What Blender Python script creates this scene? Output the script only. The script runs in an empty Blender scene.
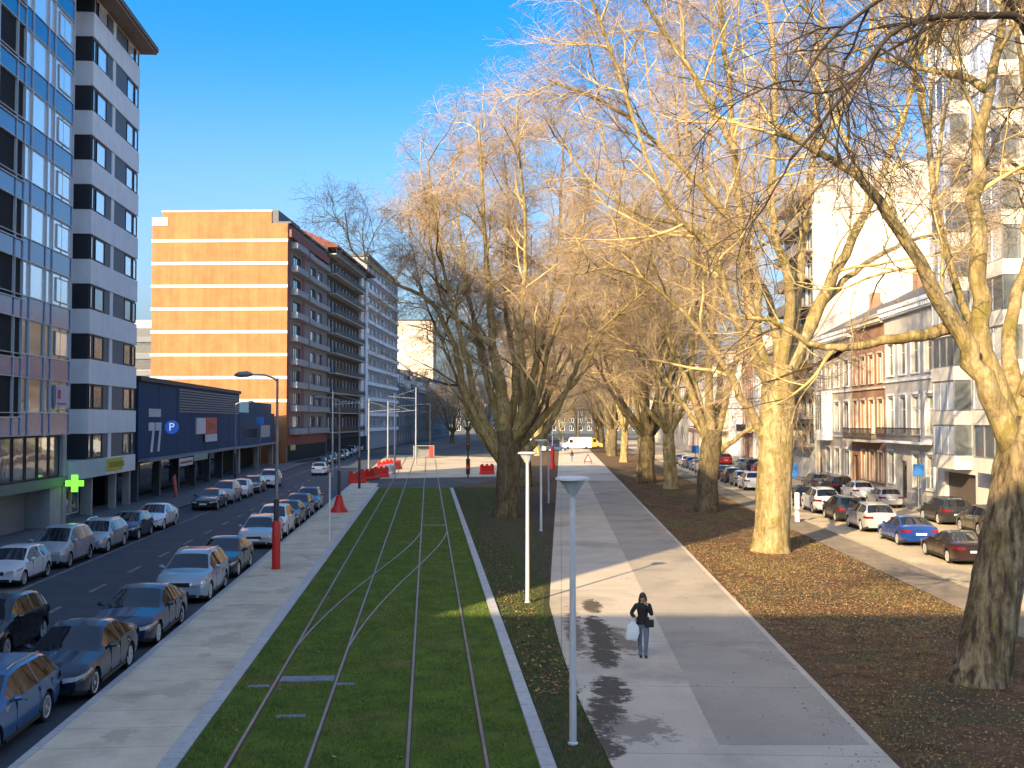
import bpy, bmesh, math, random
import numpy as np
from mathutils import Vector, Matrix
random.seed(7)
S = bpy.context.scene
COL = S.collection
# ------------------------------------------------------------------ camera geometry (used to lay out real positions)
F, CX, CY, HY, H = 1040.0, 512.0, 384.0, 420.0, 6.3
PHI = math.atan((HY-CY)/F)
def ray(x, y):
    a, b = x-CX, CY-y
    return Vector((a, -b*math.sin(PHI)+F*math.cos(PHI), b*math.cos(PHI)+F*math.sin(PHI)))
def G(x, y, z=0.0):
    r = ray(x, y); s = (z-H)/r.z
    return Vector((r.x*s, r.y*s, z))
def AT(x, y, Y):
    r = ray(x, y); s = Y/r.y
    return Vector((r.x*s, Y, H+r.z*s))
class Frame:                       # a street direction: lateral offset and distance along it
    def __init__(s, vx):
        s.d = Vector(((vx-CX)/F, 1, 0)).normalized(); s.r = Vector((s.d.y, -s.d.x, 0))
    def __call__(s, lat, d, z=0.0):
        return Vector((lat+s.d.x/s.d.y*d, d, z))
T = Frame(428); B = Frame(561); LF = Frame(545)
# ------------------------------------------------------------------ materials
MATS = {}
def nodes(name):
    m = bpy.data.materials.new(name); m.use_nodes = True
    nt = m.node_tree; bs = nt.nodes['Principled BSDF']
    return m, nt, bs
def N(nt, t, **kw):
    n = nt.nodes.new(t)
    for k, v in kw.items():
        if k in n.inputs: n.inputs[k].default_value = v
        else: setattr(n, k, v)
    return n
def rgba(c): return (c[0], c[1], c[2], 1)
def mixc(nt, fac, a, b, mode='MIX'):
    n = nt.nodes.new('ShaderNodeMix'); n.data_type = 'RGBA'; n.blend_type = mode
    for sock, v in ((n.inputs[0], fac), (n.inputs[6], a), (n.inputs[7], b)):
        if hasattr(v, 'is_linked') or hasattr(v, 'node'): nt.links.new(v, sock)
        elif isinstance(v, (int, float)): sock.default_value = v
        else: sock.default_value = rgba(v)
    return n.outputs[2]
def ramp(nt, src, p0, p1, c0=(0,0,0), c1=(1,1,1)):
    r = nt.nodes.new('ShaderNodeValToRGB'); e = r.color_ramp.elements
    e[0].position, e[1].position = p0, p1; e[0].color, e[1].color = rgba(c0), rgba(c1)
    nt.links.new(src, r.inputs[0]); return r.outputs[0]
def noise(nt, vec, scale, detail=4, rough=.55, dist=0.0):
    n = N(nt, 'ShaderNodeTexNoise'); n.inputs['Scale'].default_value = scale
    n.inputs['Detail'].default_value = detail; n.inputs['Roughness'].default_value = rough
    n.inputs['Distortion'].default_value = dist
    if vec is not None: nt.links.new(vec, n.inputs['Vector'])
    return n.outputs['Fac']
def coord(nt, kind='Object', scale=None):
    t = nt.nodes.new('ShaderNodeTexCoord')
    o = t.outputs[kind]
    if scale:
        mp = nt.nodes.new('ShaderNodeMapping'); mp.inputs['Scale'].default_value = scale
        nt.links.new(o, mp.inputs[0]); o = mp.outputs[0]
    return o
def bump(nt, bs, src, dist=.02, strength=.6):
    b = nt.nodes.new('ShaderNodeBump'); b.inputs['Distance'].default_value = dist; b.inputs['Strength'].default_value = strength
    nt.links.new(src, b.inputs['Height']); nt.links.new(b.outputs[0], bs.inputs['Normal'])
def M(name, col, rough=.8, var=.18, scale=3.0, metal=0.0, bumpd=0.0, spec=.5, coat=0.0, emit=None, es=0.0, grime=0.0):
    if name in MATS: return MATS[name]
    m, nt, bs = nodes(name)
    bs.inputs['Roughness'].default_value = rough; bs.inputs['Metallic'].default_value = metal
    bs.inputs['Specular IOR Level'].default_value = spec
    if coat: bs.inputs['Coat Weight'].default_value = coat; bs.inputs['Coat Roughness'].default_value = .05
    if var > 0:
        v = coord(nt)
        f = noise(nt, v, scale, 5, .6)
        c = ramp(nt, f, .3, .72, [x*(1-var) for x in col], [min(1, x*(1+var)) for x in col])
        if grime:
            g = noise(nt, coord(nt, 'Object', (1.5, 1.5, .22)), 1.3, 5, .6)
            c = mixc(nt, ramp(nt, g, .45, .75, (0,0,0), (grime,)*3), c, [x*.45 for x in col])
        nt.links.new(c, bs.inputs['Base Color'])
        if bumpd: bump(nt, bs, noise(nt, v, scale*6, 5), bumpd)
    else: bs.inputs['Base Color'].default_value = rgba(col)
    if emit: bs.inputs['Emission Color'].default_value = rgba(emit); bs.inputs['Emission Strength'].default_value = es
    MATS[name] = m; return m
def ground_mat(name, c0, c1, scale, c2=None, s2=.4, rough=.9, bd=.015, bscale=40, p=(.35, .68), p2=(.52, .66), slab=None, fine=.25):
    m, nt, bs = nodes(name); v = coord(nt)
    c = ramp(nt, noise(nt, v, scale, 8, .65), p[0], p[1], c0, c1)
    if c2: c = mixc(nt, ramp(nt, noise(nt, v, s2, 6, .6, .4), p2[0], p2[1]), c, c2)
    fn = noise(nt, v, bscale, 4, .7)
    c = mixc(nt, 1.0, c, ramp(nt, fn, .25, .75, (1-fine,)*3, (1+fine*.6,)*3), 'MULTIPLY')
    if slab:
        b = nt.nodes.new('ShaderNodeTexBrick'); mp = nt.nodes.new('ShaderNodeMapping')
        mp.inputs['Rotation'].default_value = (0, 0, slab[3])
        nt.links.new(v, mp.inputs[0]); nt.links.new(mp.outputs[0], b.inputs['Vector'])
        b.inputs['Scale'].default_value = 1; b.inputs['Brick Width'].default_value = slab[0]; b.inputs['Row Height'].default_value = slab[1]
        b.inputs['Mortar Size'].default_value = slab[2]; b.inputs['Mortar Smooth'].default_value = .1
        b.inputs['Color1'].default_value = (1, 1, 1, 1); b.inputs['Color2'].default_value = (slab[4],)*3+(1,); b.inputs['Mortar'].default_value = (.5, .5, .5, 1)
        b.offset = slab[5]
        c = mixc(nt, 1.0, c, b.outputs['Color'], 'MULTIPLY')
    nt.links.new(c, bs.inputs['Base Color']); bs.inputs['Roughness'].default_value = rough
    bs.inputs['Specular IOR Level'].default_value = .3
    bump(nt, bs, fn, bd, .8)
    MATS[name] = m; return m
def glass_mat(name, tint, metal, rough=.03, var=0):
    m, nt, bs = nodes(name)
    bs.inputs['Base Color'].default_value = rgba(tint); bs.inputs['Metallic'].default_value = metal
    bs.inputs['Roughness'].default_value = rough; bs.inputs['Specular IOR Level'].default_value = .9
    v = coord(nt); n = noise(nt, v, .9, 2)
    bump(nt, bs, n, .012, .5)
    MATS[name] = m; return m
GL_SKY = glass_mat('sky_glass', (.86, .92, .98), .42)
GL_DARK = glass_mat('dark_glass', (.02, .025, .03), .0)
GL_MID = glass_mat('mid_glass', (.22, .25, .28), .45)
GL_CURT = glass_mat('curtained_glass', (.36, .36, .34), .1, .08)
GL_BLUE = glass_mat('blue_spandrel_glass', (.006, .10, .33), .0, .14)
GL_CAR = glass_mat('car_glass', (.012, .014, .018), 0)
CHROME = M('chrome', (.7, .7, .72), .15, 0, metal=1)
def bark_mat(name, base, dark, green, pale, ridged=False):
    m, nt, bs = nodes(name)
    v = coord(nt, 'Object', (1, 1, .45)); v2 = coord(nt)
    vo = nt.nodes.new('ShaderNodeTexVoronoi'); vo.inputs['Scale'].default_value = 1.9
    dn = nt.nodes.new('ShaderNodeTexNoise'); dn.inputs['Scale'].default_value = 3; dn.inputs['Detail'].default_value = 5; nt.links.new(v, dn.inputs['Vector'])
    mv = nt.nodes.new('ShaderNodeVectorMath'); mv.operation = 'MULTIPLY_ADD'; nt.links.new(dn.outputs['Color'], mv.inputs[0]); mv.inputs[1].default_value = (.8, .8, .8); nt.links.new(v, mv.inputs[2])
    nt.links.new(mv.outputs[0], vo.inputs['Vector'])
    c = ramp(nt, vo.outputs['Color'], .25, .75, base, pale)
    c = mixc(nt, ramp(nt, noise(nt, v, 2.2, 6, .65, .5), .50, .60), c, green)
    c = mixc(nt, ramp(nt, noise(nt, v2, 3.2, 5, .7, 0), .50, .74), c, dark)
    fur = noise(nt, coord(nt, 'Object', (1, 1, .16)), 6.5, 6, .65)
    c = mixc(nt, ramp(nt, fur, .42, .62 if ridged else .8), c, dark)
    nt.links.new(c, bs.inputs['Base Color']); bs.inputs['Roughness'].default_value = .9; bs.inputs['Specular IOR Level'].default_value = .2
    bump(nt, bs, fur if ridged else noise(nt, coord(nt, 'Object', (1, 1, .25)), 9, 8, .7), .12 if ridged else .10, 1.0)
    return m
BARK = bark_mat('plane_bark', (.35, .27, .125), (.14, .10, .05), (.25, .21, .065), (.48, .385, .21))
BARK_MID = bark_mat('mid_plane_bark', (.30, .23, .10), (.09, .065, .035), (.24, .21, .065), (.42, .34, .17))  # tones between the pale and the furrowed bark
BARK_FURROWED_SHADED = bark_mat('furrowed_plane_bark', (.24, .18, .10), (.055, .04, .028), (.19, .155, .06), (.36, .28, .165), True)
TWIG_DARK = M('shaded_twig_bark', (.085, .06, .042), .9, .4, .6, spec=.2)  # for a random share of branches; colour imitates shade inside the crown
BOUGH = M('bough_bark', (.48, .37, .17), .9, .55, 1.2, spec=.2)  # wide tone spread imitates boughs lying in shade
BARK_DARK = bark_mat('dark_plane_bark', (.13, .10, .06), (.045, .033, .022), (.10, .09, .035), (.20, .16, .10))
TWIG = M('twig_bark', (.40, .30, .20), .85, .5, .35, spec=.2)  # wide tone spread imitates the unlit sides of twigs
# ------------------------------------------------------------------ mesh building
class MB:
    def __init__(s): s.v = []; s.f = []; s.m = []
    def add(s, vs, fs, m=0):
        o = len(s.v); s.v += [tuple(p) for p in vs]
        s.f += [tuple(i+o for i in f) for f in fs]; s.m += [m]*len(fs); return s
    def box(s, x0, x1, y0, y1, z0, z1, m=0):
        return s.add([(x0,y0,z0),(x1,y0,z0),(x1,y1,z0),(x0,y1,z0),(x0,y0,z1),(x1,y0,z1),(x1,y1,z1),(x0,y1,z1)],
              [(0,3,2,1),(4,5,6,7),(0,1,5,4),(1,2,6,5),(2,3,7,6),(3,0,4,7)], m)
    def quad(s, a, b, c, d, m=0): return s.add([a,b,c,d], [(0,1,2,3)], m)
    def prism(s, poly, z0, z1, m=0):
        n = len(poly)
        a = sum(poly[i][0]*poly[(i+1)%n][1]-poly[(i+1)%n][0]*poly[i][1] for i in range(n))
        if a < 0: poly = poly[::-1]
        return s.add([(p[0],p[1],z0) for p in poly]+[(p[0],p[1],z1) for p in poly],
              [tuple(range(n-1,-1,-1)), tuple(range(n,2*n))]+[(i,(i+1)%n,(i+1)%n+n,i+n) for i in range(n)], m)
    def extrude(s, poly, axis, a0, a1, m=0):      # poly in the two other axes
        def P(p, a): return (a,p[0],p[1]) if axis == 0 else (p[0],a,p[1])
        n = len(poly)
        return s.add([P(p,a0) for p in poly]+[P(p,a1) for p in poly],
              [tuple(range(n-1,-1,-1)), tuple(range(n,2*n))]+[(i,(i+1)%n,(i+1)%n+n,i+n) for i in range(n)], m)
    def tube(s, pts, r, n=8, m=0, cap=True):
        pts = [Vector(p) for p in pts]
        if not hasattr(r, '__len__'): r = [r]*len(pts)
        vs, fs = [], []; ref = None
        for i, p in enumerate(pts):
            t = (pts[min(i+1,len(pts)-1)]-pts[max(i-1,0)]).normalized()
            if ref is None: ref = Vector((1,0,0)) if abs(t.x) < .8 else Vector((0,1,0))
            u = (ref-t*ref.dot(t)).normalized(); w = t.cross(u); ref = u
            for k in range(n):
                a = 2*math.pi*k/n; vs.append(p+(u*math.cos(a)+w*math.sin(a))*r[i])
        for i in range(len(pts)-1):
            for k in range(n): fs.append((i*n+k, i*n+(k+1)%n, (i+1)*n+(k+1)%n, (i+1)*n+k))
        if cap: fs += [tuple(range(n-1,-1,-1)), tuple(range((len(pts)-1)*n, len(pts)*n))]
        return s.add(vs, fs, m)
    def lathe(s, prof, n=16, c=(0,0,0), m=0): 
        return s.tube([(c[0],c[1],c[2]+z) for r,z in prof], [max(r,1e-4) for r,z in prof], n, m)
    def spin(s, prof, n=22, m=0):                 # profile (radius, y) turned about the y axis
        vs = [(r*math.cos(2*math.pi*k/n), y, r*math.sin(2*math.pi*k/n)) for r, y in prof for k in range(n)]
        return s.add(vs, [(i*n+k, i*n+(k+1)%n, (i+1)*n+(k+1)%n, (i+1)*n+k) for i in range(len(prof)-1) for k in range(n)], m)
    def build(s, name, mats, parent=None, smooth=False, loc=None):
        me = bpy.data.meshes.new(name); me.from_pydata(s.v, [], s.f)
        if not isinstance(mats, (list, tuple)): mats = [mats]
        for q in mats: me.materials.append(q)
        if len(mats) > 1: me.polygons.foreach_set('material_index', s.m)
        if smooth:
            me.polygons.foreach_set('use_smooth', [True]*len(s.f)); me.set_sharp_from_angle(angle=math.radians(smooth if smooth > 1 else 40))
        me.update()
        return link(name, me, parent, loc)
def link(name, data, parent=None, loc=None):
    o = bpy.data.objects.new(name, data); COL.objects.link(o)
    if parent is not None: o.parent = parent
    if loc is not None: o.location = loc
    return o
def tag(o, label=None, cat=None, group=None, kind=None):
    for k, v in (('label',label),('category',cat),('group',group),('kind',kind)):
        if v: o[k] = v
    return o
def empty(name, loc, rz=0.0, label=None, cat=None, group=None):
    o = link(name, None, None, loc); o.rotation_euler = (0,0,rz); o.empty_display_size = .3
    return tag(o, label, cat, group)
KIDS = {}
def copy_tree(o, parent=None, matmap=None):
    c = o.copy(); COL.objects.link(c)
    if parent is not None: c.parent = parent
    for ch in list(o.children): copy_tree(ch, c)
    return c
def ang(v): return math.atan2(v.y, v.x)
def np_mesh(name, V, Q, mats, parent=None, smooth=True, mi=None):
    me = bpy.data.meshes.new(name); nq, k = Q.shape
    me.vertices.add(len(V)); me.vertices.foreach_set('co', V.astype(np.float32).ravel())
    me.loops.add(nq*k); me.loops.foreach_set('vertex_index', Q.astype(np.int32).ravel())
    me.polygons.add(nq); me.polygons.foreach_set('loop_start', np.arange(0, nq*k, k, dtype=np.int32))
    me.polygons.foreach_set('use_smooth', np.full(nq, smooth))
    for q in (mats if isinstance(mats, list) else [mats]): me.materials.append(q)
    if mi is not None: me.polygons.foreach_set('material_index', mi.astype(np.int32))
    me.update(calc_edges=True)
    return link(name, me, parent)
def letter(txt, size, ext, mat, parent, loc):
    cu = bpy.data.curves.new('letter', 'FONT'); cu.body = txt; cu.size = size; cu.align_x = 'CENTER'; cu.align_y = 'CENTER'; cu.extrude = ext
    t = bpy.data.objects.new('letter_curve', cu); COL.objects.link(t); bpy.context.view_layer.update()
    me = bpy.data.meshes.new_from_object(t.evaluated_get(bpy.context.evaluated_depsgraph_get())); bpy.data.objects.remove(t)
    me.materials.clear(); me.materials.append(mat)
    o = link('letter', me, parent, loc); o.rotation_euler = (math.pi/2,0,0); return o
# ------------------------------------------------------------------ sky, sun, camera
SUN_AZ, SUN_EL = math.radians(31), math.radians(24.2)
W = bpy.data.worlds.new('World'); S.world = W; W.use_nodes = True
nt = W.node_tree; bg = nt.nodes['Background']
sk = nt.nodes.new('ShaderNodeTexSky'); sk.sky_type = 'NISHITA'; sk.sun_disc = False
sk.sun_elevation = SUN_EL; sk.sun_rotation = math.pi+SUN_AZ; sk.altitude = 0
sk.air_density = 1.0; sk.dust_density = 5.0; sk.ozone_density = 5.0
hs = nt.nodes.new('ShaderNodeHueSaturation'); hs.inputs['Saturation'].default_value = 1.38; hs.inputs['Hue'].default_value = .496
tc = nt.nodes.new('ShaderNodeTexCoord'); sz = nt.nodes.new('ShaderNodeSeparateXYZ'); nt.links.new(tc.outputs['Generated'], sz.inputs[0])
cv = nt.nodes.new('ShaderNodeFloatCurve'); cm = cv.mapping.curves[0]
for x_, y_ in ((.06,.45),(.20,.56),(.38,.68),(.65,.54)): cm.points.new(x_, y_)
cm.points[0].location = (0,.34); cm.points[-1].location = (1,.5); cv.mapping.update()
nt.links.new(sz.outputs['Z'], cv.inputs['Value']); mu = nt.nodes.new('ShaderNodeMath'); mu.operation = 'MULTIPLY'; mu.inputs[1].default_value = 2.0
nt.links.new(cv.outputs[0], mu.inputs[0]); nt.links.new(mu.outputs[0], hs.inputs['Saturation'])
nt.links.new(sk.outputs[0], hs.inputs['Color']); nt.links.new(hs.outputs[0], bg.inputs[0]); bg.inputs[1].default_value = .15
sl = bpy.data.lights.new('sun', 'SUN'); sl.energy = 5.0; sl.angle = math.radians(.5); sl.color = (1, .74, .40)
so = link('sun', sl); sd = Vector((math.sin(SUN_AZ)*math.cos(SUN_EL), math.cos(SUN_AZ)*math.cos(SUN_EL), -math.sin(SUN_EL)))
so.rotation_euler = sd.to_track_quat('-Z', 'Y').to_euler(); so.location = (-60, -90, 80)
cam = bpy.data.cameras.new('camera'); cam.sensor_width = 36; cam.lens = 36*F/1024; cam.clip_end = 5000; cam.clip_start = .1
co = link('camera', cam); co.location = (0, 0, H); co.rotation_euler = (math.pi/2+PHI, 0, 0); S.camera = co
S.view_settings.view_transform = 'Standard'; S.view_settings.look = 'None'; S.view_settings.gamma = 1
S.view_settings.exposure = 1.28
S.render.engine = 'CYCLES'; S.cycles.use_denoising = True; S.cycles.max_bounces = 6; S.cycles.diffuse_bounces = 3; S.cycles.glossy_bounces = 3
S.cycles.sample_clamp_indirect = 6; S.cycles.use_adaptive_sampling = True; S.cycles.adaptive_threshold = .01
# ------------------------------------------------------------------ ground sheets
def sheet(name, pts, z, mat, kind='structure', depth=None, **kw):
    mb = MB()
    pts = [(p[0], p[1]) for p in pts]
    if depth: mb.prism(pts, z-depth, z)
    else:
        a = sum(pts[i][0]*pts[(i+1)%len(pts)][1]-pts[(i+1)%len(pts)][0]*pts[i][1] for i in range(len(pts)))
        if a < 0: pts = pts[::-1]
        mb.add([(p[0],p[1],z) for p in pts], [tuple(range(len(pts)))])
    o = mb.build(name, mat); o['kind'] = kind
    return o
def strip(fr, a, b, d0, d1): return [fr(a,d0), fr(b,d0), fr(b,d1), fr(a,d1)]
RT = math.atan2(T.d.x, T.d.y)*1.0; RB = math.atan2(B.d.x, B.d.y)
ASPH = ground_mat('asphalt', (.050, .063, .080), (.074, .088, .108), .6, (.060, .070, .085), .25, .8, .004, 60)
ASPH2 = ground_mat('worn_asphalt', (.05, .05, .052), (.085, .085, .085), .4, (.11, .105, .095), .15, .85, .004, 50)
EARTH = ground_mat('town_ground', (.10, .09, .08), (.16, .15, .13), .1, None)
PAVE = ground_mat('pale_pavement', (.52, .475, .37), (.68, .62, .49), .9, (.42, .385, .30), .5, .85, .005, 30, slab=(50, 1.3, .012, RT, .93, 0))
KERB = ground_mat('granite_kerb', (.40, .42, .44), (.52, .54, .56), 6, None, rough=.7, slab=(1.0, 30, .012, RT+math.pi/2, .9, 0))
PATHL = ground_mat('light_concrete', (.47, .42, .345), (.60, .53, .44), .35, (.36, .315, .26), .22, .85, .006, 25, slab=(6.4, 5.0, .014, RB, .96, 0))
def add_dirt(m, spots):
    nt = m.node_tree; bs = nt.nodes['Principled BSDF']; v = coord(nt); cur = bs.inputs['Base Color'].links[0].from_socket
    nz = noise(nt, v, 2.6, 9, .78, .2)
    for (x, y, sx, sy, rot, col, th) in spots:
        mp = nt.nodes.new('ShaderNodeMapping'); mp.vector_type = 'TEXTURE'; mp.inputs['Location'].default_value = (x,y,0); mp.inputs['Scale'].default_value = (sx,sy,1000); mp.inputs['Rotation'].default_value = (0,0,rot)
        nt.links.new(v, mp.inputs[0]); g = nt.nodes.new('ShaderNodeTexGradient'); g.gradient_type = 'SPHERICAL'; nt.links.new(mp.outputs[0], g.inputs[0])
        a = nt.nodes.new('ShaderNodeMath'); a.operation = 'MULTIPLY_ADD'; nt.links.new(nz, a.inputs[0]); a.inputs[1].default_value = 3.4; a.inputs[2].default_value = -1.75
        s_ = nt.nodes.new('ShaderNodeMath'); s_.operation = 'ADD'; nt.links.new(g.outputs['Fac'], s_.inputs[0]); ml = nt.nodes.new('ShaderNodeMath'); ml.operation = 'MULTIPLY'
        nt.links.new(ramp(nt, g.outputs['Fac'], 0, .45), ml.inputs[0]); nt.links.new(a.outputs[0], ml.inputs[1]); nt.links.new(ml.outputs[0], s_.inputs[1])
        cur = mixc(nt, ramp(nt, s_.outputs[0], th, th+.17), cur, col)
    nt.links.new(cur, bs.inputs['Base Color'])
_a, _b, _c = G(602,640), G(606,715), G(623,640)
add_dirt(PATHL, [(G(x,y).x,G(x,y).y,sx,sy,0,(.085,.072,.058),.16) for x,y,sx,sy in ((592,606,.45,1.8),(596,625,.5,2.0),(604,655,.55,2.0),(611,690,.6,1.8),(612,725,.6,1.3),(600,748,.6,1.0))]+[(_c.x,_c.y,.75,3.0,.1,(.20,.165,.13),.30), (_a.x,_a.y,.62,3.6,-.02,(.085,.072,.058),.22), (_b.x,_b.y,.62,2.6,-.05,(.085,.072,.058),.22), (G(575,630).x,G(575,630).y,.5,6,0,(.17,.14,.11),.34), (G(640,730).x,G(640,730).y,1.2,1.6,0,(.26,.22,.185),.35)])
add_dirt(PAVE, [(G(x,y).x,G(x,y).y,sx,sy,0,(.42,.385,.31),.30) for x,y,sx,sy in ((298,566,.7,2.5),(285,590,.5,1.5),(225,640,.9,1.6),(180,690,.6,1.2),(262,610,.6,2.2),(330,530,.6,4),(120,735,.5,.8),(205,655,.3,.5))])
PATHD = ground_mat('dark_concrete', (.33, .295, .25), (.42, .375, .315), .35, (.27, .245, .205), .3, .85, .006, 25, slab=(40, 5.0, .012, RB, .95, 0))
SOIL = ground_mat('leafy_soil', (.065, .040, .022), (.21, .115, .052), 1.6, (.085, .075, .035), .33, .95, .05, 18, p2=(.5, .62), fine=.5)
COBB = ground_mat('worn_cobbles', (.23, .19, .145), (.35, .295, .22), .5, (.18, .15, .12), .25, .9, .02, 14, slab=(.22, .14, .012, RB, .85, .5))
SAND = ground_mat('sandy_ground', (.40, .34, .24), (.52, .45, .33), .3, (.30, .27, .22), .2, .9, .02, 12)
ROADR = ground_mat('pale_worn_road', (.46, .38, .26), (.58, .48, .34), .3, (.36, .30, .22), .18, .9, .006, 30)
GRASSM = ground_mat('mossy_grass', (.045, .090, .006), (.12, .19, .016), 1.1, (.17, .14, .05), .45, .95, .03, 45, p2=(.56, .72), fine=.55)
VERGEM = ground_mat('thin_grass_soil', (.028, .036, .012), (.075, .062, .030), 1.3, (.040, .055, .014), .5, .95, .03, 25, p2=(.45, .6), fine=.5)
DIRT = ground_mat('dark_dirt', (.035, .026, .02), (.09, .07, .055), 2.5, None, bd=.03)
WHITE_LINE = ground_mat('worn_line_paint', (.16, .16, .165), (.34, .34, .34), 4, None)
sheet('ground', [(-900,-300),(900,-300),(900,1600),(-900,1600)], -.16, EARTH)
sheet('road', strip(T, -17.9, -7.42, -25, 205), -.12, ASPH)
sheet('far_street', [T(-17.9,205), T(-7.42,205), B(-2,100), B(16,100), B(16,560), LF(-17,560), LF(-24,200)], -.128, ASPH2)
sheet('tram_pavement', strip(T, -7.42, -4.92, -25, 104), 0, PAVE, depth=.14)
k = sheet('pavement_kerb', strip(T, -4.92, -4.56, -25, 98), .012, KERB, depth=.15)
sheet('road_kerb', strip(T, -7.60, -7.424, -25, 104), .006, KERB, depth=.15)
sheet('far_pavement', strip(T, -24, -17.9, -25, 155), 0, M('dark_paving', (.12,.125,.135), .85, .2, 1.2), depth=.14)
sheet('tram_lawn', strip(T, -4.556, 2.05, -25, 98), -.015, GRASSM, depth=.12)
sheet('lawn_kerb', strip(T, 2.054, 2.34, -25, 96), .05, KERB, depth=.2)
# park ground: from lawn kerb to the cobbled strip
sheet('park_soil', [T(2.345,-25), B(13.4,-25), B(13.4,330), B(-6.5,330), B(-6.5,112), T(2.345,98)], -.02, SOIL, depth=.1)
sheet('thin_lawn', [T(2.348,9), G(645,860), G(615,768), G(592,722), G(576,688), G(562,645), G(551,604), B(-.5,45), B(-.55,60), B(-2.2,64), B(-3.2,98), T(2.348,98)], -.014, VERGEM)
sheet('bare_soil_patch', [B(-4.2,55), B(-2.5,52), B(-.5,40), B(-.45,78), B(-1.5,90), B(-3.2,92), B(-5.3,70)], -.010, DIRT)
pl = [B(-.4,330), B(6.0,330), B(6.15,-25), G(640,860), G(613,768), G(590,722), G(574,688), G(560,645), G(549.5,604), B(-.42,45)]
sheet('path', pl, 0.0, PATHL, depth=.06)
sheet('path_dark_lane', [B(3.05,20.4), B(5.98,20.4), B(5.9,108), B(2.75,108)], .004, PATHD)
dp = [(583,600),(597,604),(601,625),(612,650),(618,662),(616,680),(626,705),(622,726),(628,741),(606,744),(592,722),(584,690),(578,655),(576,622)]
def ragged(pts, amp, seed, n=7):
    rg = random.Random(seed); out = []
    for i, p in enumerate(pts):
        q = pts[(i+1)%len(pts)]
        for k in range(n): u = k/n; out.append((p[0]*(1-u)+q[0]*u+rg.gauss(0,amp), p[1]*(1-u)+q[1]*u+rg.gauss(0,amp)))
    return out
sheet('parking_strip', strip(B, 13.404, 15.3, -25, 330), -.03, COBB, depth=.1)
sheet('parking_kerb', strip(B, 15.304, 15.55, -25, 330), .0, M('yellowed_kerb', (.42,.36,.25), .85, .2, 2), depth=.12)
sheet('side_road', strip(B, 15.552, 25.2, -25, 330), -.12, ROADR)
sheet('house_pavement', strip(B, 25.2, 28, -25, 330), 0, M('house_paving', (.27,.25,.22), .85, .2, 1.5), depth=.13)
# plaza at the end of the lawn
sheet('plaza', [T(-7.42,104), T(-4.6,98), T(2.3,98), B(-6,112), B(-.5,112), B(-.5,170), T(-7.42,190)], -.03, SAND, depth=.08)
sheet('plaza_asphalt', [T(-4.6,98.2), T(2.3,98.2), B(-3.5,109), B(-.6,109), B(-.6,119), T(-7.2,112)], -.024, ASPH2)
# painted markings
mb = MB()
for i in range(34):
    d = 14+i*5.0; p = strip(T, -12.68, -12.52, d, d+2.0)
    mb.add([(q.x,q.y,-.116) for q in p], [(0,1,2,3)])
mb.build('lane_dashes', WHITE_LINE)['kind'] = 'structure'
sheet('parking_line', strip(T, -15.45, -15.33, -20, 150), -.116, WHITE_LINE)
# rails
RAILM = M('rusty_rail', (.26, .21, .17), .45, .25, 2, metal=.4)
def rail_mesh(name, pts, parent, w=.06, z0=-.02, z1=.025, mat=None):
    mb = MB(); n = len(pts); vs = []
    for i, p in enumerate(pts):
        t = (pts[min(i+1,n-1)]-pts[max(i-1,0)]).normalized(); r = Vector((t.y,-t.x,0))*w/2
        for a, z in ((-1,z0),(-1,z1),(1,z1),(1,z0)): vs.append((p.x+a*r.x, p.y+a*r.y, z))
    fs = [(i*4+j, (i+1)*4+j, (i+1)*4+j+1, i*4+j+1) for i in range(n-1) for j in range(3)]
    fs += [(0,1,2,3), ((n-1)*4+3,(n-1)*4+2,(n-1)*4+1,(n-1)*4)]
    return mb.add(vs, fs).build(name, mat or RAILM, parent)
RAILBED = ground_mat('rail_bed_soil', (.05,.038,.022), (.13,.10,.06), 3, (.07,.09,.02), 1.2, bd=.01)
def track(label, latL, latR):
    r = empty('tram_track', T((latL+latR)/2, 20), 0, label, 'tram track')
    for lat in (latL, latR):
        ps = [T(lat,d)-r.location for d in (-25,0,30,60,90,140,190)]
        o = rail_mesh('rail', ps, r); rail_mesh('rail_groove', [p-Vector((0,0,0)) for p in ps[:5]], o, .11, -.03, -.008, RAILBED)
    return r
track('grassed tram track nearer the pavement with parked cars', -3.64, -2.19)
track('grassed tram track nearer the white lawn kerb', -.36, 1.10)
r = empty('tram_crossover', T(-1.2, 45), 0, 'curved crossover rails linking the two grassed tram tracks', 'tram track')
for off in (0, 1.455):
    pts = []
    for i in range(25):
        s = i/24; q = s*s*(3-2*s)*.55+s*.45
        pts.append(T(-3.64+off+3.28*q, 29+30*s)-r.location)
    rail_mesh('rail', pts, r, z1=.022)
mb = MB(); mb.box(-.76,.76,-.1,.1,-.02,.022)
o = mb.build('cross_tie', RAILM, r, loc=T(.37,62.5)-r.location); o.rotation_euler = (0,0,-RT)
def plate(lat, d, w, l, label):
    mb = MB(); mb.box(-w/2,w/2,-l/2,l/2,-.03,-.002); mb.box(-w/2+.04,w/2-.04,-l/2+.04,l/2-.04,-.002,.006)
    o = mb.build('metal_plate', M('blue_steel_plate', (.17,.20,.26), .5, .2, 3, metal=.3), loc=T(lat,d)); o.rotation_euler = (0,0,-RT)
    tag(o, label, 'metal plate')
plate(-2.92, 25.6, 1.3, .55, 'wide steel plate set in the grass between the left tram rails')
plate(-4.0, 24.9, .5, .22, 'small steel cover in the grass just outside the left tram rail')
plate(-1.95, 25.1, .42, .2, 'small steel cover in the grass right of the left tram track')
plate(-2.9, 22.4, .6, .2, 'narrow steel cover in the grass nearest the camera')
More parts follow.
